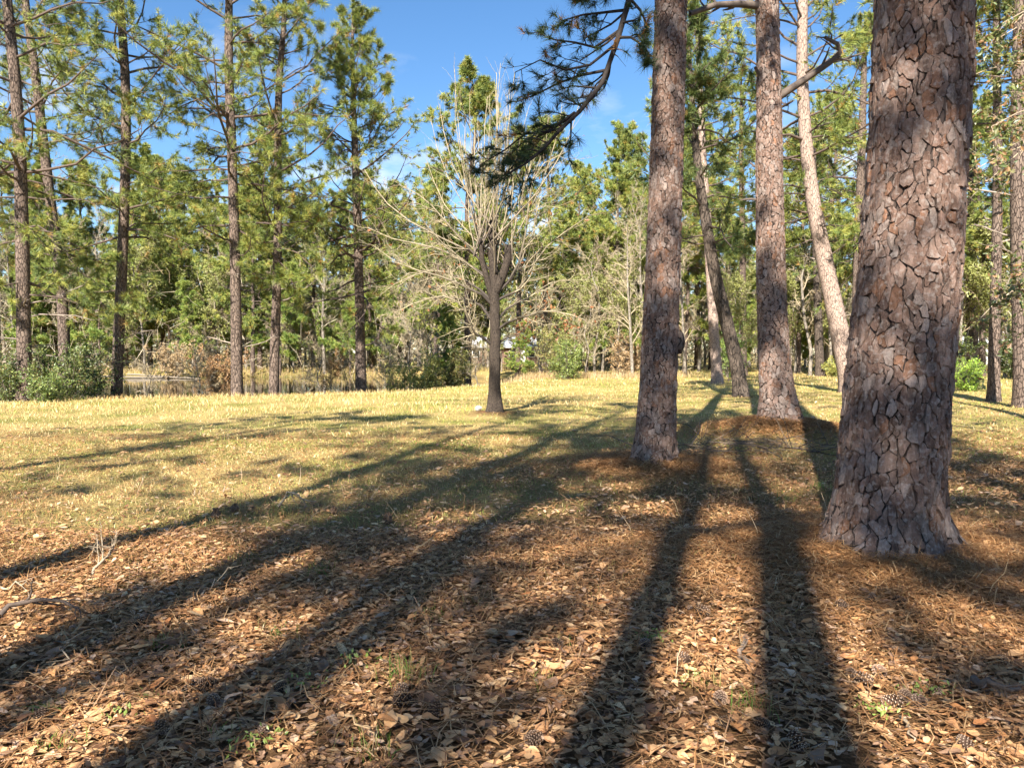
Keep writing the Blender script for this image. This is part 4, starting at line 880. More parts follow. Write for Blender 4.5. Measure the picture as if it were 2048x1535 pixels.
# ------------------------------------------------------------------ fallen logs across the pond, house, road
def logs():
    def log(px0, py0, px1, py1, y0, y1, r0, r1, label, seed, cols):
        rng = RNG(seed); a = P(px0, py0, y0); b = P(px1, py1, y1); t = np.linspace(0, 1, 8)[:, None]
        q = (a * (1 - t) + b * t)[None] + rng.normal(0, .05, (1, 8, 3)) * [1, 1, .6]
        R = np.linspace(r0, r1, 8)[None] * rng.uniform(.9, 1.1, (1, 8)); base = a.copy(); q = q - base
        mb = MB(); V, Fq = tubes(q, R, 9); mb.add(V, Fq, np.array(cols)); 
        for k in (0, 7):
            V, Fq = tubes(np.stack([q[0, k], q[0, k] + (q[0, k] - q[0, 3]) * .002])[None], np.array([[R[0, k], .01]]), 9); mb.add(V, Fq, np.array(cols) * .8)
        S, RS = spawn(rng, q, R, 6, .3, 1, 55, .22, 4, .2, .08, rmin=.02); V, Fq = tubes(S, RS, 5); mb.add(V, Fq, np.array(cols))
        tag(link('fallen_log', mb.mesh('fallen_log', True), M_WOOD, loc=base), label, 'log', 'fallen logs on the far pond bank')
    log(160, 752, 345, 755, 60.5, 60, .09, .07, 'long pale fallen log lying along the far bank of the pond', 1, (.20, .165, .125))
    log(255, 748, 395, 757, 62, 58.5, .07, .05, 'thinner bleached log crossing behind the long pale one', 2, (.23, .19, .145))
    log(175, 763, 270, 757, 58, 60, .10, .05, 'dark half-sunken branch in the water before the logs', 3, (.14, .11, .085))
logs()

def house():
    d = 112.0; g = at(0, d); x0 = (930 - CX) / F_PX * d; x1 = (1072 - CX) / F_PX * d
    b = np.array([(x0 + x1) / 2, d, g[2] - .02]); w = (x1 - x0) / 2
    e = empty('house', b, 'low brown house with a long white metal roof seen through the trees', 'house')
    def box(name, lo, hi, mat, parent=e):
        mb = MB(); x = [lo[0], hi[0]]; y = [lo[1], hi[1]]; z = [lo[2], hi[2]]
        V = [(x[i], y[j], z[k]) for k in (0, 1) for j in (0, 1) for i in (0, 1)]
        mb.add(V, [(0, 2, 3, 1), (4, 5, 7, 6), (0, 1, 5, 4), (2, 6, 7, 3), (0, 4, 6, 2), (1, 3, 7, 5)]); return link(name, mb.mesh(name), mat, parent)
    def flat(name, c, rough=.7, metal=0):
        m, nt, out = new_mat(name); q = nt.nodes.new('ShaderNodeBsdfPrincipled'); q.inputs['Roughness'].default_value = rough; q.inputs['Metallic'].default_value = metal
        tc = nt.nodes.new('ShaderNodeTexCoord'); nz = nt.nodes.new('ShaderNodeTexNoise'); nz.inputs['Scale'].default_value = 3; nt.links.new(tc.outputs['Object'], nz.inputs['Vector'])
        mx = nt.nodes.new('ShaderNodeMix'); mx.data_type = 'RGBA'; mx.inputs[6].default_value = (*[v * .85 for v in c], 1); mx.inputs[7].default_value = (*c, 1)
        nt.links.new(nz.outputs['Fac'], mx.inputs['Factor']); nt.links.new(mx.outputs[2], q.inputs['Base Color']); nt.links.new(q.outputs[0], out.inputs[0]); return m
    br, wh, gl, tr_ = flat('house_brick', (.20, .12, .085)), flat('roof_metal', (.75, .76, .78), .4), flat('window_glass', (.03, .035, .04), .08), flat('house_trim', (.7, .7, .68))
    box('wall', (-w, -4, -.2), (w, 4, 2.3), br)
    for k in range(4):
        xx = -w + (k + .7) * w * .5; f = box('window', (xx - .55, -4.05, .9), (xx + .55, -3.98, 2.0), tr_); box('pane', (xx - .47, -4.07, .98), (xx + .47, -4.04, 1.92), gl, f)
    dr = box('door', (w * .62 - .48, -4.05, -.05), (w * .62 + .48, -3.98, 2.02), tr_)
    box('handle', (w * .62 + .33, -4.09, .95), (w * .62 + .38, -4.045, 1.05), gl, dr)
    mb = MB(); o = .5; zz = 2.25; rz = 3.7
    V = [(-w - o, -4.6, zz), (w + o, -4.6, zz), (w + o, 0, rz), (-w - o, 0, rz), (-w - o, 4.6, zz), (w + o, 4.6, zz), (-w - o, -4.6, zz + .12), (w + o, -4.6, zz + .12), (w + o, 0, rz + .12), (-w - o, 0, rz + .12), (-w - o, 4.6, zz + .12), (w + o, 4.6, zz + .12)]
    mb.add(V, [(0, 1, 2, 3), (3, 2, 5, 4), (6, 9, 8, 7), (9, 10, 11, 8), (0, 6, 7, 1), (4, 5, 11, 10)])
    mb.add([(-w, -4, 2.3), (-w, 4, 2.3), (-w, 0, 3.65)], [(0, 2, 1)]); mb.add([(w, -4, 2.3), (w, 4, 2.3), (w, 0, 3.65)], [(0, 1, 2)])
    rf = link('roof', mb.mesh('roof'), wh, e)
    for k in range(13):
        xx = -w + k * w / 6; m2 = MB(); m2.add([(xx - .03, -4.6, zz + .12), (xx + .03, -4.6, zz + .12), (xx + .03, 0, rz + .13), (xx - .03, 0, rz + .13), (xx - .03, -4.6, zz + .17), (xx + .03, -4.6, zz + .17), (xx + .03, 0, rz + .18), (xx - .03, 0, rz + .18)], [(4, 5, 6, 7), (0, 4, 7, 3), (1, 2, 6, 5), (0, 1, 5, 4)]); link('seam', m2.mesh('seam'), wh, rf)
    # a second, mostly hidden white house far right
    d2 = 92.; xx = (1976 - CX) / F_PX * d2; e2 = empty('house', (xx, d2, float(hz(xx, d2)) - .02), 'sliver of a white house deep in the right-hand wood', 'house')
    box('wall', (-3.5, 0, -.2), (3.5, 6, 2.6), tr_, e2); f = box('window', (-1.6, -.05, .9), (-.5, .02, 2.0), tr_, e2); box('pane', (-1.5, -.07, 1.0), (-.6, -.04, 1.9), gl, f); box('door', (.6, -.05, -.1), (1.5, .02, 2.0), gl, e2)
    mb = MB(); mb.add([(-4, -.6, 2.55), (4, -.6, 2.55), (4, 3, 4.1), (-4, 3, 4.1), (-4, 6.6, 2.55), (4, 6.6, 2.55)], [(0, 1, 2, 3), (3, 2, 5, 4)]); mb.add([(-3.5, 0, 2.6), (-3.5, 6, 2.6), (-3.5, 3, 3.85)], [(0, 2, 1)]); mb.add([(3.5, 0, 2.6), (3.5, 6, 2.6), (3.5, 3, 3.85)], [(0, 1, 2)])
    link('roof', mb.mesh('roof'), wh, e2)
house()

# ------------------------------------------------------------------ pines behind the photographer, whose shadows fall across the picture
def behind():
    az = np.array([math.sin(SUN_AZ), math.cos(SUN_AZ)])
    spec = [((426, 1032), 13.5, 21, .22, 'slender pine behind the viewpoint, casting the farthest stripe of shadow at left'), ((690, 1040), 12.5, 22, .27, 'pine behind the viewpoint, casting the second stripe of shadow at left'),
            ((1235, 1400), 11.0, 21, .20, 'thin pine behind the viewpoint, casting the slanting shadow at the bottom middle'), ((1590, 1210), 16.0, 23, .32, 'thick pine behind the viewpoint, casting the broad shadow before the massive trunk')]
    spec.append(((600, 1330), 14.0, 21, .17, 'pine behind the viewpoint, casting the lowest stripe of shadow at left'))
    spots = []
    for k, ((px, py), back, H, r, lab) in enumerate(spec):
        g = G(px, py); spots.append((g[0] - az[0] * back, g[1] - az[1] * back, H, r, lab))
    spots += [(x, y, H, .24, lab) for x, y, H, lab in [(-11, -4, 18, 'pine standing well left behind the viewpoint'), (5.5, -15, 21, 'tall pine directly behind the viewpoint to the right'), (-8, -17, 22, 'tallest pine far behind the viewpoint at left'), (.5, -20, 22, 'pine far behind the viewpoint in the middle'),
              (-5.6, -12.0, 21, 'bushy pine behind the viewpoint, left of the thick one'), (-.3, -11, 19, 'lower pine behind the viewpoint, right of the thick one'), (-1.2, -15.5, 21, 'pine behind the viewpoint between the thick one and the farthest one')]]
    proto = []
    for k, (x, y, H, r, lab) in enumerate(spots):
        if k < 3:
            tr = free_trunk(RNG(500 + k), H, r, .015, .12, flare=.3)
            e = pine('pine_tree', at(x, y), tr, lab, group='pines behind the viewpoint', crown=dict(z0=H * .55, Lmax=3.8, nb=26, ld=(6, 4), nn=11, nl=.26, nw=.028), seed=510 + k, sides=14, nz=30)[0]; proto.append((e, H, r))
        else:
            e, H0, r0 = proto[k % 3]; c = copy_tree(e, at(x, y), k * 2.1, 1.0, lab); c.scale = (r / r0, r / r0, H / H0)
behind()

# ------------------------------------------------------------------ leaf litter, straw, grass
LEAF_T = []
def leaf_templates():
    def outline(kind):
        t = np.array([0, .16, .42, .68, .92, 1.0])
        if kind == 0: w = np.array([0, .13, .22, .26, .17, 0])            # oblong oak leaf
        elif kind == 1: w = np.array([0, .07, .13, .25, .24, 0])          # spoon-shaped water oak
        elif kind == 2: w = np.array([0, .22, .10, .33, .12, 0])          # lobed
        else: w = np.array([0, .13, .17, .16, .08, 0])                    # narrow willow oak
        return t, w
    for kind in (0, 1, 2, 3):
        for var in range(2):
            rng = RNG(700 + kind * 5 + var); t, w = outline(kind)
            mid = np.stack([np.zeros(6), t - .5, np.zeros(6)], -1); bend = rng.uniform(-.3, .4); curl = rng.uniform(.05, .6)
            lf = np.stack([-w * rng.uniform(.85, 1.15, 6), t - .5 + rng.normal(0, .02, 6), np.zeros(6)], -1)[1:5]
            rt = np.stack([w * rng.uniform(.85, 1.15, 6), t - .5 + rng.normal(0, .02, 6), np.zeros(6)], -1)[1:5]
            V = np.concatenate([mid, lf, rt])
            V[:, 2] = bend * V[:, 1] ** 2 * 1.2 + curl * np.abs(V[:, 0]) * .9 + rng.normal(0, .02, len(V)); V[:, 2] -= V[:, 2].min()
            Fc = []
            for side, o in ((0, 6), (1, 10)):
                fl = [(0, o, 1), (1, o, o + 1), (1, o + 1, 2), (2, o + 1, o + 2), (2, o + 2, 3), (3, o + 2, o + 3), (3, o + 3, 4), (4, o + 3, 5)]
                Fc += [(a, b, c) if side else (a, c, b) for a, b, c in fl]
            LEAF_T.append((V, np.array(Fc)))
leaf_templates()
LV_S = [(np.array([(0, -.5, .02), (-.17, -.15, .10), (-.20, .2, .12), (.03, .5, .06), (.22, .12, .10), (.14, -.2, .06)]), np.array([(0, 2, 1), (0, 3, 2), (0, 4, 3), (0, 5, 4)])),
        (np.array([(0, -.5, .0), (-.12, -.2, .07), (-.28, .18, .15), (-.05, .5, .16), (.25, .25, .12), (.13, -.1, .04)]), np.array([(0, 2, 1), (0, 3, 2), (0, 4, 3), (0, 5, 4)]))]

def lay(rng, n, x, y, size, tpl, mb, pal, pw, tiltsd=.17, lift=.03, zoff=.0):
    k = rng.integers(0, len(tpl), n)
    yaw = rng.uniform(0, 6.283, n); pit = rng.normal(0, tiltsd, n); rol = rng.normal(0, tiltsd, n)
    z = hz(x, y) + zoff + rng.random(n) ** 2 * lift
    sz = size * rng.uniform(.45, 1.1, n) * (1 + .7 * (rng.random(n) < .06)); cols = np.array(pal)[rng.choice(len(pal), n, p=pw)] * rng.uniform(.75, 1.2, (n, 1))
    for q, (V, Fc) in enumerate(tpl):
        m = np.where(k == q)[0]; M = len(m)
        if not M: continue
        v = V[None] * sz[m][:, None, None]
        cp, sp_, cr, sr, cyw, sy = np.cos(pit[m]), np.sin(pit[m]), np.cos(rol[m]), np.sin(rol[m]), np.cos(yaw[m]), np.sin(yaw[m])
        X, Y, Z = v[..., 0], v[..., 1], v[..., 2]
        Y, Z = Y * cp[:, None] - Z * sp_[:, None], Y * sp_[:, None] + Z * cp[:, None]
        X, Z = X * cr[:, None] + Z * sr[:, None], -X * sr[:, None] + Z * cr[:, None]
        X, Y = X * cyw[:, None] - Y * sy[:, None], X * sy[:, None] + Y * cyw[:, None]
        W_ = np.stack([X + x[m][:, None], Y + y[m][:, None], Z + z[m][:, None] + (sz[m] * .12)[:, None]], -1)
        mb.add(W_.reshape(-1, 3), (Fc[None] + (np.arange(M) * len(V))[:, None, None]).reshape(-1, 3), np.repeat(cols[m], len(V), 0))

LEAF_PAL = [(.62, .365, .175), (.48, .25, .115), (.72, .475, .25), (.20, .10, .05), (.59, .40, .26), (.34, .205, .125)]
LEAF_W = [.26, .26, .10, .16, .10, .12]
def frustum(rng, n, y0, y1, marg=.9):
    y = np.sqrt(rng.uniform(y0 ** 2, y1 ** 2, n)); x = rng.uniform(-1, 1, n) * (.67 * y + marg); return x, y
def trunk_clear(x, y):
    return (np.hypot(x - BASE['A'][0], y - BASE['A'][1]) > .50) & (np.hypot(x - BASE['B'][0], y - BASE['B'][1]) > .33) & (np.hypot(x - BASE['C'][0], y - BASE['C'][1]) > .45)

def litter():
    rng = RNG(800); mb = MB()
    x, y = frustum(rng, 54000, 2.2, 6.5); k = trunk_clear(x, y) & (rng.random(len(x)) < 1 - .75 * straw_mask(x, y) ** 2) & (rng.random(len(x)) < .40 + .9 * fbm(x * .8, y * .8 + 30)); x, y = x[k], y[k]
    nr = y < 4.1; lay(rng, nr.sum(), x[nr], y[nr], .058, LEAF_T, mb, LEAF_PAL, LEAF_W); x, y = x[~nr], y[~nr]; lay(rng, len(x), x, y, .060, LV_S, mb, LEAF_PAL, LEAF_W)
    x, y = frustum(rng, 58000, 6.3, 15, 1.4); g = grass_mask(x, y); k = trunk_clear(x, y) & (rng.random(len(x)) < 1 - .86 * g) & (rng.random(len(x)) < 1 - .6 * straw_mask(x, y)); x, y = x[k], y[k]
    lay(rng, len(x), x, y, .068, LV_S, mb, LEAF_PAL, LEAF_W, .22)
    x, y = frustum(rng, 12000, 14, 27, 1.5); k = trunk_clear(x, y) & (pond_sd(x, y) < -1.5) & (rng.random(len(x)) < np.clip(.25 + .08 * x, .05, .9)); x, y = x[k], y[k]
    lay(rng, len(x), x, y, .075, LV_S, mb, LEAF_PAL, LEAF_W, .22)
    tag(link('leaf_litter', mb.mesh('leaf_litter'), M_DRYLEAF), 'carpet of fallen tan and brown oak leaves over the ground', 'leaves', kind='stuff')
    # the 300 nearest leaves one by one
    mes = []
    for q, (V, Fc) in enumerate(LEAF_T):
        m2 = MB(); m2.add(V, Fc, np.array(LEAF_PAL[q % 3])); me = m2.mesh('leaf'); me.materials.append(M_DRYLEAF_ONE); mes.append(me)
    x, y = frustum(rng, 330, 2.72, 4.6, -.02); n = 0
    for a, b in zip(x, y):
        if n >= 300: break
        o = link('leaf', mes[rng.integers(len(mes))], None, GROUND, (a, b, float(hz(a, b)) + .022 + .02 * rng.random()))
        s = rng.uniform(.05, .085); o.scale = (s, s, s); o.rotation_euler = (rng.normal(0, .2), rng.normal(0, .2), rng.uniform(0, 6.28)); n += 1
    # pine straw
    sb = MB(); x, y = np.concatenate([frustum(rng, 50000, 2.3, 14, 1.0), frustum(rng, 44000, 2.3, 6.2, .5)], 1); s = straw_mask(x, y); k = trunk_clear(x, y) & (rng.random(len(x)) < .30 + .9 * s); x, y = x[k], y[k]
    xa, ya = [], []
    for key, r, n in (('A', 1.15, 9000), ('B', .9, 4500), ('C', 1.5, 7000)):
        a = rng.uniform(0, 6.283, n); q = (.45 * (key != 'B') + .32 * (key == 'B') + np.abs(rng.normal(0, r * .75, n))) * (.7 + .7 * fbm(np.cos(a) * 2 + 7, np.sin(a) * 2 + 7)); xa.append(BASE[key][0] + np.cos(a) * q); ya.append(BASE[key][1] + np.sin(a) * q)
    x = np.concatenate([x] + xa); y = np.concatenate([y] + ya); n = len(x)
    a = rng.uniform(0, 6.283, n); L = rng.uniform(.09, .2, n); z = hz(x, y) + .012 + rng.random(n) ** 1.3 * .055
    d = np.stack([np.cos(a), np.sin(a), rng.normal(0, .16, n)], -1) * L[:, None]; pp = np.stack([x, y, z], -1)
    b = np.stack([-np.sin(a), np.cos(a), np.zeros(n)], -1); wd = (.0011 + .0003 * y)[:, None]; bow = b * L[:, None] * rng.normal(0, .12, (n, 1)) + [0, 0, .012]
    V = np.stack([pp - d / 2 - b * wd, pp - d / 2 + b * wd, pp + bow + b * wd, pp + bow - b * wd, pp + d / 2 + b * wd, pp + d / 2 - b * wd], 1).reshape(-1, 3); i = np.arange(n)[:, None] * 6
    cols = np.array([(.33, .165, .065), (.43, .235, .10), (.23, .11, .045), (.52, .33, .16)])[rng.choice(4, n, p=[.4, .3, .15, .15])]
    sb.add(V, np.concatenate([i + [0, 1, 2, 3], i + [3, 2, 4, 5]]), np.repeat(cols, 6, 0))
    tag(link('pine_straw', sb.mesh('pine_straw'), M_GRASS), 'fallen rust-coloured pine needles lying thick around the trunks', 'pine straw', kind='stuff')
litter()

def blades(mb, rng, x, y, h, w, cols, lean=.5):
    n = len(x); a = rng.uniform(0, 6.283, n); f = rng.uniform(0, 6.283, n); hh = h * rng.uniform(.5, 1.3, n); z = hz(x, y)
    s = np.stack([np.cos(f), np.sin(f), np.zeros(n)], -1) * (w * rng.uniform(.7, 1.3, n))[:, None] * .5
    l = np.stack([np.cos(a), np.sin(a), np.zeros(n)], -1) * (hh * np.abs(rng.normal(0, lean, n)))[:, None]
    p = np.stack([x, y, z - .005], -1); up = np.stack([np.zeros(n), np.zeros(n), hh], -1)
    V = np.stack([p - s, p + s, p + l * .35 + up * .62 + s * .75, p + l * .35 + up * .62 - s * .75, p + l + up * .95], 1).reshape(-1, 3); i = np.arange(n)[:, None] * 5
    mb.add(V, i + [0, 1, 2, 3], np.repeat(cols, 5, 0))
    base = mb.n - n * 5; mb.F.setdefault(3, []).append(base + i + [3, 2, 4])

def grass():
    rng = RNG(900); mb = MB()
    DRY = np.array([(.74, .56, .25), (.66, .47, .18), (.80, .64, .34), (.55, .36, .13)]); GRN = np.array([(.30, .33, .07), (.20, .25, .05), (.46, .42, .11)])
    def cols(x, y, bias=0.):
        g = sstep(.44, .60, fbm(x * .8 + 40, y * .8) + bias); n = len(x)
        c = DRY[rng.integers(0, 4, n)]; c2 = GRN[rng.integers(0, 3, n)]; m = rng.random(n) < .08 + .62 * g
        return np.where(m[:, None], c2, c) * rng.uniform(.8, 1.2, (n, 1))
    x, y = frustum(rng, 48000, 5.0, 13, 1.0); k = trunk_clear(x, y) & (rng.random(len(x)) < .10 + .9 * grass_mask(x, y)) & (straw_mask(x, y) < .5); x, y = x[k], y[k]
    blades(mb, rng, x, y, .045, .006, cols(x, y, .03), .9)
    x, y = frustum(rng, 74000, 12, 34, 2); k = trunk_clear(x, y) & (pond_sd(x, y) < -.6) & (straw_mask(x, y) < .6); x, y = x[k], y[k]
    k = rng.random(len(x)) < .45 + 1.1 * (fbm(x * 1.1 + 5, y * 1.1) - .25); x, y = x[k], y[k]
    blades(mb, rng, x, y, (.06 + .06 * sstep(15, 24, y) * sstep(6, -4, x)) * (.35 + 1.3 * fbm(x * .8 + 11, y * .8)), .012, cols(x, y, -.09 * sstep(2, -10, x) + .05 * sstep(2, 8, x)), .8)
    x, y = frustum(rng, 28000, 32, 75, 2); k = (pond_sd(x, y) < -.6); x, y = x[k], y[k]
    blades(mb, rng, x, y, .13, .03, cols(x, y), .7)
    tag(link('lawn_grass', mb.mesh('lawn_grass'), M_GRASS), 'straw-coloured winter grass of the open lawn', 'grass', kind='stuff')
    # tall dry grass along the bank and wood edge
    tb = MB(); pts = [(-26, 19.6), (-16.5, 24.6), (-9.5, 28), (-5.2, 31.5), (-2.2, 37.5), (.5, 44), (3, 46), (7, 45), (11, 47)]
    seg = rng.integers(0, len(pts) - 1, 9000); t = rng.random(9000)[:, None]; q = np.array(pts)[seg] * (1 - t) + np.array(pts)[seg + 1] * t + rng.normal(0, .75, (9000, 2)); x, y = q[:, 0], q[:, 1]
    k = fbm(x * .9, y * .9) > .42; x, y = x[k], y[k]
    blades(tb, rng, x, y, .16 + .28 * sstep(33, 42, y), .016, np.array([(.50, .36, .18), (.60, .46, .26), (.38, .26, .13)])[rng.integers(0, 3, len(x))], .45)
    y = rng.uniform(62.5, 66, 7000); x = rng.uniform(-48, 0, 7000); k = pond_sd(x, y) < -.3
    blades(tb, rng, x[k], y[k], .4, .03, np.array([(.52, .38, .2), (.42, .3, .15), (.33, .3, .1)])[rng.integers(0, 3, k.sum())], .4)
    tag(link('tall_dry_grass', tb.mesh('tall_dry_grass'), M_GRASS), 'tall dry grass and weeds along the pond bank and wood edge', 'grass', kind='stuff')
    # weeds, stalks and green tufts in the foreground
    wb_ = MB(); n = 260; x, y = frustum(rng, n, 2.8, 9.5, .2)
    C_ = grow(rng, np.stack([x, y, hz(x, y)], -1), rng.normal(0, .5, (n, 3)) + [0, 0, .7], rng.uniform(.08, .30, n), 4, .2, -.05); V, Fq = tubes(C_, np.linspace(.0035, .0015, 4)[None] * np.ones((n, 1)), 3)
    wb_.add(V, Fq, np.repeat(np.array([(.52, .38, .22), (.40, .24, .12), (.3, .17, .09)])[rng.integers(0, 3, n)], 12, 0))
    tuft = [(810, 1370, 60, .12), (690, 1335, 30, .05), (1400, 1380, 40, .07), (1500, 1440, 40, .10), (1275, 1130, 0, 0), (1285, 1300, 26, .07), (560, 1270, 40, .08), (300, 1400, 26, .06), (120, 1500, 30, .08), (750, 1520, 30, .10), (460, 1470, 20, .06), (1100, 1380, 30, .07), (1120, 1300, 20, .06), (640, 1150, 40, .10), (480, 1120, 40, .08), (860, 1240, 40, .06), (1640, 980, 60, .12), (1570, 1000, 60, .10), (330, 1290, 40, .06), (1960, 880, 80, .08), (2000, 905, 80, .08), (560, 1030, 60, .10), (90, 1430, 30, .08)]
    for px, py, nn, h in tuft:
        if not nn: continue
        g = G(px, py); xx = g[0] + rng.normal(0, .05, nn); yy = g[1] + rng.normal(0, .05, nn)
        blades(wb_, rng, xx, yy, h, .005, np.array([(.12, .20, .03), (.20, .26, .06), (.36, .30, .11)])[rng.integers(0, 3, nn)], .6)
    tag(link('weed_stalks', wb_.mesh('weed_stalks'), M_GRASS), 'thin dry weed stalks and small grass tufts among the leaves', 'weeds', kind='stuff')
    db = MB(); x, y = frustum(rng, 20000, 4.2, 10.5, .5); k = (fbm(x * .9 + 70, y * .9 + 4) > .50) & (grass_mask(x, y) < .75) & trunk_clear(x, y); x, y = x[k], y[k]
    blades(db, rng, x, y, .085, .004, np.array([(.36, .19, .075), (.48, .29, .13), (.26, .14, .06), (.33, .27, .09)])[rng.integers(0, 4, len(x))], .9)
    tag(link('dry_weeds', db.mesh('dry_weeds'), M_GRASS), 'low rusty dry weeds in patches between leaves and lawn', 'weeds', kind='stuff')
    cb = MB()
    for px, py in [(715, 1338), (610, 1390), (1830, 1405), (1775, 1450), (1738, 1440), (500, 1520), (545, 1500), (240, 1450), (1880, 1400), (1310, 1300)]:
        g = G(px, py); n = 26; q = np.stack([g[0] + rng.normal(0, .045, n), g[1] + rng.normal(0, .045, n), np.zeros(n)], -1); q[:, 2] = hz(q[:, 0], q[:, 1]) + .04 + rng.random(n) * .03
        leafcards(cb, rng, q, .024, np.array([(.26, .34, .07)]) * np.ones((n, 1)), updir=3)
    tag(link('clover_sprigs', cb.mesh('clover_sprigs'), M_LEAF), 'tiny bright green sprigs sprouting through the leaf litter', 'sprigs', kind='stuff')
grass()

# ------------------------------------------------------------------ pine cones, sticks, rock
def cone_mesh(seed, openness=1.0, dark=1.0):
    rng = RNG(seed); mb = MB(); n = 84
    k = np.arange(n); t = (k + .5) / n; a = k * 2.39996
    zc = -.5 + t; rad = .26 * np.sin(np.pi * np.clip(t * .86 + .12, 0, 1)) ** .8
    V, Fq = tubes(np.array([[(0, 0, -.5), (0, 0, -.2), (0, 0, .2), (0, 0, .5)]]), np.array([[.06, .14, .12, .03]]), 7); mb.add(V, Fq, np.array([.05, .03, .02]) * dark)
    for i in range(n):
        ca, sa = math.cos(a[i]), math.sin(a[i]); o = np.array([ca, sa, 0.]); s = np.array([-sa, ca, 0.]); up = np.array([0, 0, 1.])
        tilt = (.15 + .8 * t[i]) / openness; d = nrm(o * math.cos(tilt) + up * math.sin(tilt)); base = o * .08 + up * zc[i]
        L = rad[i] * 1.25 + .05; w = .085 * (.6 + rad[i] * 1.6)
        tip = base + d * L; nn = nrm(np.cross(s, d))
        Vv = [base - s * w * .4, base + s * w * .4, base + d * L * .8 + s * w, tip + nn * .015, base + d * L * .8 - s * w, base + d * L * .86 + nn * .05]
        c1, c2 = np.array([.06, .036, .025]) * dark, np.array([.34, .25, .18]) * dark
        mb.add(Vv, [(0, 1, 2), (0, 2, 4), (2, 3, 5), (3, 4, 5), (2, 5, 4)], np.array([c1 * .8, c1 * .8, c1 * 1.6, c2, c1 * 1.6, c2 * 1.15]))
    me = mb.mesh('pine_cone'); me.materials.append(M_CONE); return me
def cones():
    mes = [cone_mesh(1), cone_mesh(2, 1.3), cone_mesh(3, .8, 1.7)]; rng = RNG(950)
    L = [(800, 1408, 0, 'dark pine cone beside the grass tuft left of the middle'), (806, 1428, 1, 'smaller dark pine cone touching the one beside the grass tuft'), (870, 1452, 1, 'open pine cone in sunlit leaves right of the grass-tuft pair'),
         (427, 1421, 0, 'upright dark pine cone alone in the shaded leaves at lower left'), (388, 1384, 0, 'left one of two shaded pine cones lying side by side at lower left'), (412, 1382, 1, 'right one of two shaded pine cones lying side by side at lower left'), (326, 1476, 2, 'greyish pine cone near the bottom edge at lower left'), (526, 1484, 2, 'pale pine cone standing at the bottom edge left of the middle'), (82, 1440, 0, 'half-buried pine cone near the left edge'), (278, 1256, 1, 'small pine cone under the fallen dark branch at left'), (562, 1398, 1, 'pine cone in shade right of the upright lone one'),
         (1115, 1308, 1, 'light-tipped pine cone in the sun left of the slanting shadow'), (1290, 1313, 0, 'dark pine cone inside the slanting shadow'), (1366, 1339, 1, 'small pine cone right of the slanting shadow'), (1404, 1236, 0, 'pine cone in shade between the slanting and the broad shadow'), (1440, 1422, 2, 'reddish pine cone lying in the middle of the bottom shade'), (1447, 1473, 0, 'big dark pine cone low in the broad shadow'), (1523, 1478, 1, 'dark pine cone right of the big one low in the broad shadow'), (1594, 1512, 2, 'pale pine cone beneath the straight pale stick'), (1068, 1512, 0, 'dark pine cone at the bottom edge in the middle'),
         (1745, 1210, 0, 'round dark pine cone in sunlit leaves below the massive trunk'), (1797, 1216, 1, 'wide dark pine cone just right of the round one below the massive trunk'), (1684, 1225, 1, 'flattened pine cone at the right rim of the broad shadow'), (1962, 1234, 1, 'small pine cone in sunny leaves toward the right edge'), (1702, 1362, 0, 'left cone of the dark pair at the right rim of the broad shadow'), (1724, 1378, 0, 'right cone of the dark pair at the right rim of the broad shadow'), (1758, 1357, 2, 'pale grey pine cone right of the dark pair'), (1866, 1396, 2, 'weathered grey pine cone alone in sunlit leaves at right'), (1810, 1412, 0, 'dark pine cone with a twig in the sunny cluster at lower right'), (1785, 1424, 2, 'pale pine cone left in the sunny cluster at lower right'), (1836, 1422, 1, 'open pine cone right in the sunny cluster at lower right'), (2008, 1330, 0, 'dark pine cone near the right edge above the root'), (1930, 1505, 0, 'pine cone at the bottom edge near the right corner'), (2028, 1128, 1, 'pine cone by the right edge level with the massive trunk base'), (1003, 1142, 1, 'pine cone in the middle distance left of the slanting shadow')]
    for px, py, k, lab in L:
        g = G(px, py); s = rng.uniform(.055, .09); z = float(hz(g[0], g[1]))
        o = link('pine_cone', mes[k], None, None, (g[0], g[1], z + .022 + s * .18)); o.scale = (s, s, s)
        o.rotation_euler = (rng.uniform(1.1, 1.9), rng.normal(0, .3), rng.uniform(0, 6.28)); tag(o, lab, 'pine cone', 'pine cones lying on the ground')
cones()

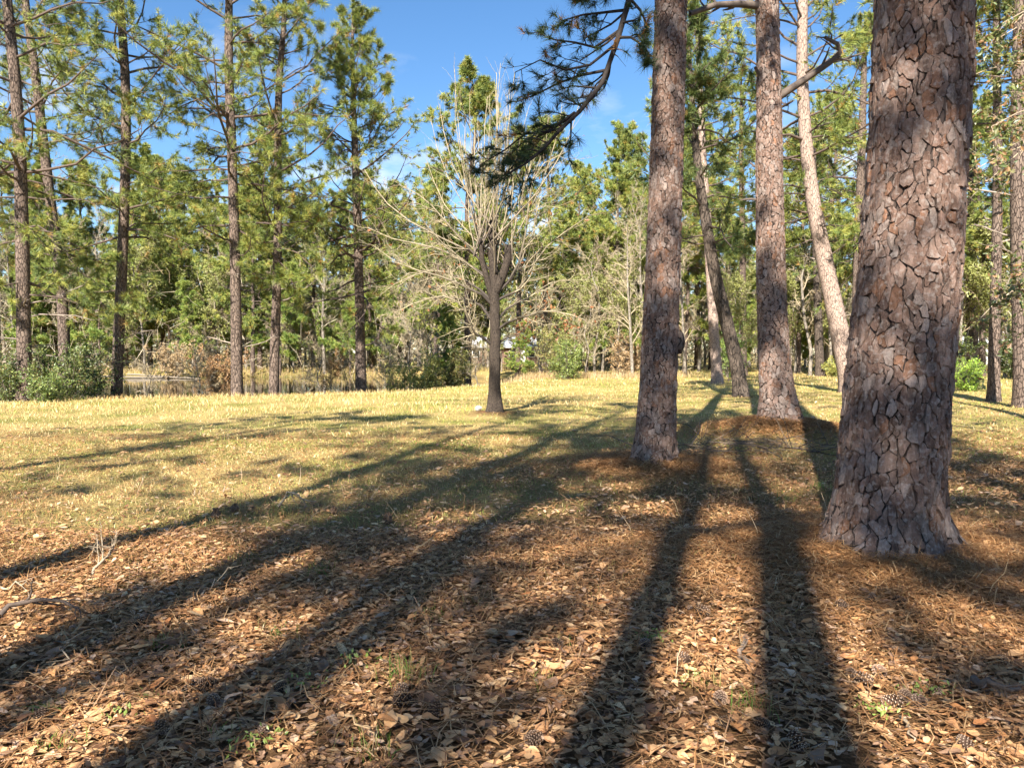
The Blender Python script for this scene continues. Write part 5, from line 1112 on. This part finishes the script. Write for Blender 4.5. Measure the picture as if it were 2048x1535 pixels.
def sticks():
    def stick(px, r0, label, seed, col, n=5, lr=.4, zs=None, cat='stick', wob=.012, name='fallen_stick', depth2=False):
        rng = RNG(seed); q = []
        for k, (a, b) in enumerate(px):
            h = zs[k] if zs else .03; g = G(a, b, h); g[2] = max(g[2], float(hz(g[0], g[1])) + h); q.append(g)
        q = np.array(q); t = np.linspace(0, 1, len(q)); tt = np.linspace(0, 1, 9); c = np.stack([np.interp(tt, t, q[:, k]) for k in range(3)], -1)
        base = c[0].copy(); c = (c - base + rng.normal(0, wob, c.shape))[None]; R = np.linspace(r0, r0 * .4, 9)[None]; mb = MB(); V, Fq = tubes(c, R, 8); mb.add(V, Fq, np.array(col))
        for k in (0, 8):
            V, Fq = tubes(np.stack([c[0, k], c[0, k] + (c[0, k] - c[0, 4]) * .004])[None], np.array([[R[0, k], .001]]), 8); mb.add(V, Fq, np.array(col) * 1.1)
        if n:
            S, RS = spawn(rng, c, R, n, .25, 1, 40, lr, 5, .2, .05, rmin=.0025, rr=.6); V, Fq = tubes(S, RS, 5); mb.add(V, Fq, np.array(col))
            if depth2: T, RT = spawn(rng, S, RS, 4, .2, 1, 40, .5, 4, .2, .05, rmin=.002); V, Fq = tubes(T, RT, 4); mb.add(V, Fq, np.array(col))
        tag(link(name, mb.mesh(name, True), M_WOOD, loc=base), label, cat)
    PALE, DK, GR, TN = (.33, .26, .18), (.10, .075, .06), (.17, .13, .10), (.46, .31, .17)
    stick([(182, 1150), (205, 1122), (220, 1105), (232, 1092)], .010, 'pale forked twig arching above the leaves at left', 1, PALE, 7, .9, [.02, .09, .13, .18], depth2=True)
    stick([(0, 1228), (60, 1200), (120, 1198), (160, 1225)], .016, 'crooked dark branch in the shade at the left edge', 2, DK, 8, .4, [.05, .10, .12, .06])
    stick([(118, 1265), (122, 1290), (135, 1328)], .007, 'thin pale forked twig below the dark branch at left', 3, PALE, 3, .7, [.14, .08, .02])
    stick([(0, 1178), (40, 1165), (75, 1163)], .007, 'short pale twig at the left edge above the dark branch', 4, PALE, 4, .5, [.03, .08, .05])
    stick([(1500, 1340), (1482, 1318), (1460, 1300), (1432, 1288)], .013, 'thick grey stick lying in the broad shadow, its left arm', 5, GR, 0)
    stick([(1478, 1322), (1485, 1300), (1492, 1272)], .012, 'short grey stick crossing the thick one in the broad shadow', 6, GR, 1, .3)
    stick([(1535, 1498), (1590, 1492), (1668, 1492)], .007, 'straight pale stick lying at the bottom of the broad shadow', 7, PALE, 2, .15)
    stick([(1805, 1430), (1812, 1460), (1828, 1484)], .008, 'pale stick pointing down from the sunny cone cluster', 8, PALE, 0)
    stick([(556, 1010), (575, 985), (598, 992), (612, 1008)], .012, 'bleached twig with arching fingers in the left stripe of shadow', 9, PALE, 7, .6, [.02, .14, .12, .02])
    stick([(825, 1105), (850, 1085), (884, 1060)], .007, 'straw-coloured stick slanting up from the grass left of the middle', 10, TN, 2, .3, [.02, .10, .20])
    stick([(1950, 1365), (1985, 1362), (2015, 1378), (2048, 1372)], .017, 'dark root-like branch at the right edge of the leaf carpet', 11, DK, 5, .35, [.06, .10, .07, .05])
    stick([(1220, 1425), (1245, 1445), (1285, 1470)], .006, 'thin curved pale twig at the bottom of the slanting shadow', 12, TN, 3, .4)
    stick([(400, 1190), (430, 1160), (460, 1135)], .006, 'thin pale twig leaning in the rusty weeds at left', 13, PALE, 2, .4, [.02, .08, .16])
    stick([(1720, 1125), (1742, 1150), (1755, 1170)], .006, 'thin pale twig on the straw below the massive trunk', 14, TN, 1, .4)
    stick([(700, 1440), (735, 1475), (748, 1530)], .005, 'bent straw stem standing at the bottom edge left of the middle', 15, TN, 2, .4, [.18, .12, .02])
    stick([(1640, 1490), (1690, 1475), (1740, 1468)], .004, 'hair-thin straw stem across the rim of the broad shadow', 16, TN, 1, .3)
    # brush heaped before the mound pine
    rng = RNG(960); mb = MB(); base = G(1510, 893, .1); n = 70
    p = np.stack([rng.normal(0, .75, n), rng.normal(0, .35, n), rng.uniform(0, .14, n)], -1); d = np.stack([rng.normal(0, 1, n), rng.normal(0, .5, n), rng.normal(.1, .2, n)], -1)
    C_ = grow(rng, p, d, rng.uniform(.4, 1.1, n), 5, .15, -.02); R_ = rng.uniform(.004, .011, (n, 1)) * np.linspace(1, .4, 5)[None]; V, Fq = tubes(C_, R_, 5); mb.add(V, Fq, np.repeat(np.array([(.07, .052, .042), (.12, .09, .068), (.18, .135, .095)])[rng.integers(0, 3, n)], 25, 0))
    S, RS = spawn(rng, C_, R_, 4, .2, 1, 45, .45, 4, .2, .03, rmin=.004); V, Fq = tubes(S, RS, 3); mb.add(V, Fq, np.array([.16, .12, .09])); base[2] = float(hz(base[0], base[1])) + .02
    tag(link('brush_pile', mb.mesh('brush_pile', True), M_WOOD, loc=base), 'low heap of dead branches on the mound before the pine', 'brush pile', kind='stuff')
    # small stumps and clods in the left shadow stripes
    for k, (px, py, s, lab) in enumerate([(432, 1036, .04, 'small dark stub sticking up in the left stripe of shadow'), (470, 1023, .035, 'rounded dark clod beside the stub in the left stripe'), (668, 1031, .032, 'brown clod of bark at the rim of the second stripe'), (775, 1046, .042, 'crumpled large dead leaf clump standing in the second stripe')]):
        rng = RNG(970 + k); g = G(px, py); th, ph = np.meshgrid(np.linspace(0, 2 * np.pi, 12, endpoint=False), np.linspace(.05, 3.09, 8)); rr = s * (1 + 1.6 * (fbm(th * 2.6 + k * 7, ph * 3.1, 3) - .5))
        V = np.stack([rr * np.sin(ph) * np.cos(th), rr * np.sin(ph) * np.sin(th), rr * np.cos(ph) * 1.3], -1).reshape(-1, 3); i, j = np.meshgrid(np.arange(7), np.arange(12), indexing='ij'); j2 = (j + 1) % 12; mb = MB()
        mb.add(V, np.stack([i * 12 + j, i * 12 + j2, (i + 1) * 12 + j2, (i + 1) * 12 + j], -1).reshape(-1, 4), np.array([.13, .08, .05]))
        tag(link('wood_clod', mb.mesh('wood_clod'), M_WOOD, loc=(g[0], g[1], float(hz(g[0], g[1])) + s * .9)), lab, 'clod')
    g = G(957, 827); rng = RNG(980); th, ph = np.meshgrid(np.linspace(0, 2 * np.pi, 12, endpoint=False), np.linspace(.05, 3.09, 8)); rr = .075 * (1 + .9 * (fbm(th * 1.7 + 2, ph * 2, 3) - .5))
    V = np.stack([rr * np.sin(ph) * np.cos(th) * 1.2, rr * np.sin(ph) * np.sin(th), rr * np.cos(ph) * .9], -1).reshape(-1, 3); i, j = np.meshgrid(np.arange(7), np.arange(12), indexing='ij'); j2 = (j + 1) % 12; mb = MB()
    mb.add(V, np.stack([i * 12 + j, i * 12 + j2, (i + 1) * 12 + j2, (i + 1) * 12 + j], -1).reshape(-1, 4), np.array([.36, .34, .31]))
    tag(link('pale_rock', mb.mesh('pale_rock'), M_WOOD, loc=(g[0], g[1], float(hz(g[0], g[1])) + .05)), 'small pale rock at the left foot of the bare tree', 'rock')
sticks()

# ------------------------------------------------------------------ broadleaf tree outside the right edge, its boughs hanging into the corner
def right_bough():
    rng = RNG(990); b = np.array([10.2, 12.5, 0.]); b[2] = float(hz(b[0], b[1])) - .03
    e = empty('oak_tree', b, 'broad-leaved tree past the right edge, its leafy boughs hanging into the upper right', 'tree')
    tr = free_trunk(rng, 11, .2, .03, .2, flare=.4); mb = MB(); tr.mesh(mb, 14, 40, lump=.03); link('trunk', mb.mesh('trunk', True), M_BARK_GREY, e)
    ends = [(1960, 20), (1975, 110), (1955, 60), (1990, 190), (1968, 250), (2005, 300), (1950, 160), (1985, 330), (2010, 60), (2030, 150), (1948, 310), (1962, 560), (2000, 600), (1955, 640)]
    C_ = []
    for k, (px, py) in enumerate(ends):
        y1 = 12.5 + rng.uniform(-2.2, .8); p1 = P(px, py, y1) - b; z0 = min(p1[2] + rng.uniform(-.3, 1.2), 10); p0 = tr.c(np.array([max(z0, .8)]))[0]; t = np.linspace(0, 1, 8)[:, None]
        C_.append(p0 * (1 - t) + p1 * t + np.sin(t * np.pi) * [0, 0, .6] + np.cumsum(rng.normal(0, .07, (8, 3)), 0) * t)
    C_ = np.array(C_); R_ = np.linspace(.022, .005, 8)[None] * np.ones((len(C_), 1)); S, RS = spawn(rng, C_, R_, 9, .3, 1, 42, .28, 5, .16, 0, rmin=.005); T, RT = spawn(rng, S, RS, 6, .2, 1, 42, .5, 4, .18, 0, rmin=.003)
    lm = MB()
    for q, r, s in ((C_, R_, 6), (S, RS, 4), (T, RT, 3)):
        V, Fq = tubes(q, r, s); lm.add(V, Fq, np.array([.36, .29, .20]))
    link('limbs', lm.mesh('limbs', True), M_TWIG, e); lv = MB(); n = 6500; k = rng.integers(0, len(T), n); t = rng.integers(1, 4, n)
    pos = T[k, t] + rng.normal(0, .03, (n, 3)); cc = np.array([(.10, .135, .04), (.17, .19, .05), (.32, .18, .08), (.22, .21, .07)])[rng.integers(0, 4, n)]; leafcards(lv, rng, pos, .085, cc)
    link('leaves', lv.mesh('leaves'), M_LEAF, e)
right_bough()

# ------------------------------------------------------------------ look-alikes of the wood told apart by their order of distance
def tell_apart():
    by = {}
    for o in scene.objects:
        if o.parent is None and 'label' in o and o.get('category') == 'tree': by.setdefault(o['label'], []).append(o)
    order = ['nearest', 'second nearest', 'third nearest', 'fourth nearest', 'fifth nearest', 'sixth nearest']
    for lab, os_ in by.items():
        if len(os_) < 2: continue
        os_.sort(key=lambda o: o.location.y)
        for k, o in enumerate(os_):
            w = ('nearer' if k == 0 else 'farther') if len(os_) == 2 else order[min(k, 5)]
            if len((w + ' ' + lab).split()) <= 16: o['label'] = w + ' ' + lab
tell_apart()
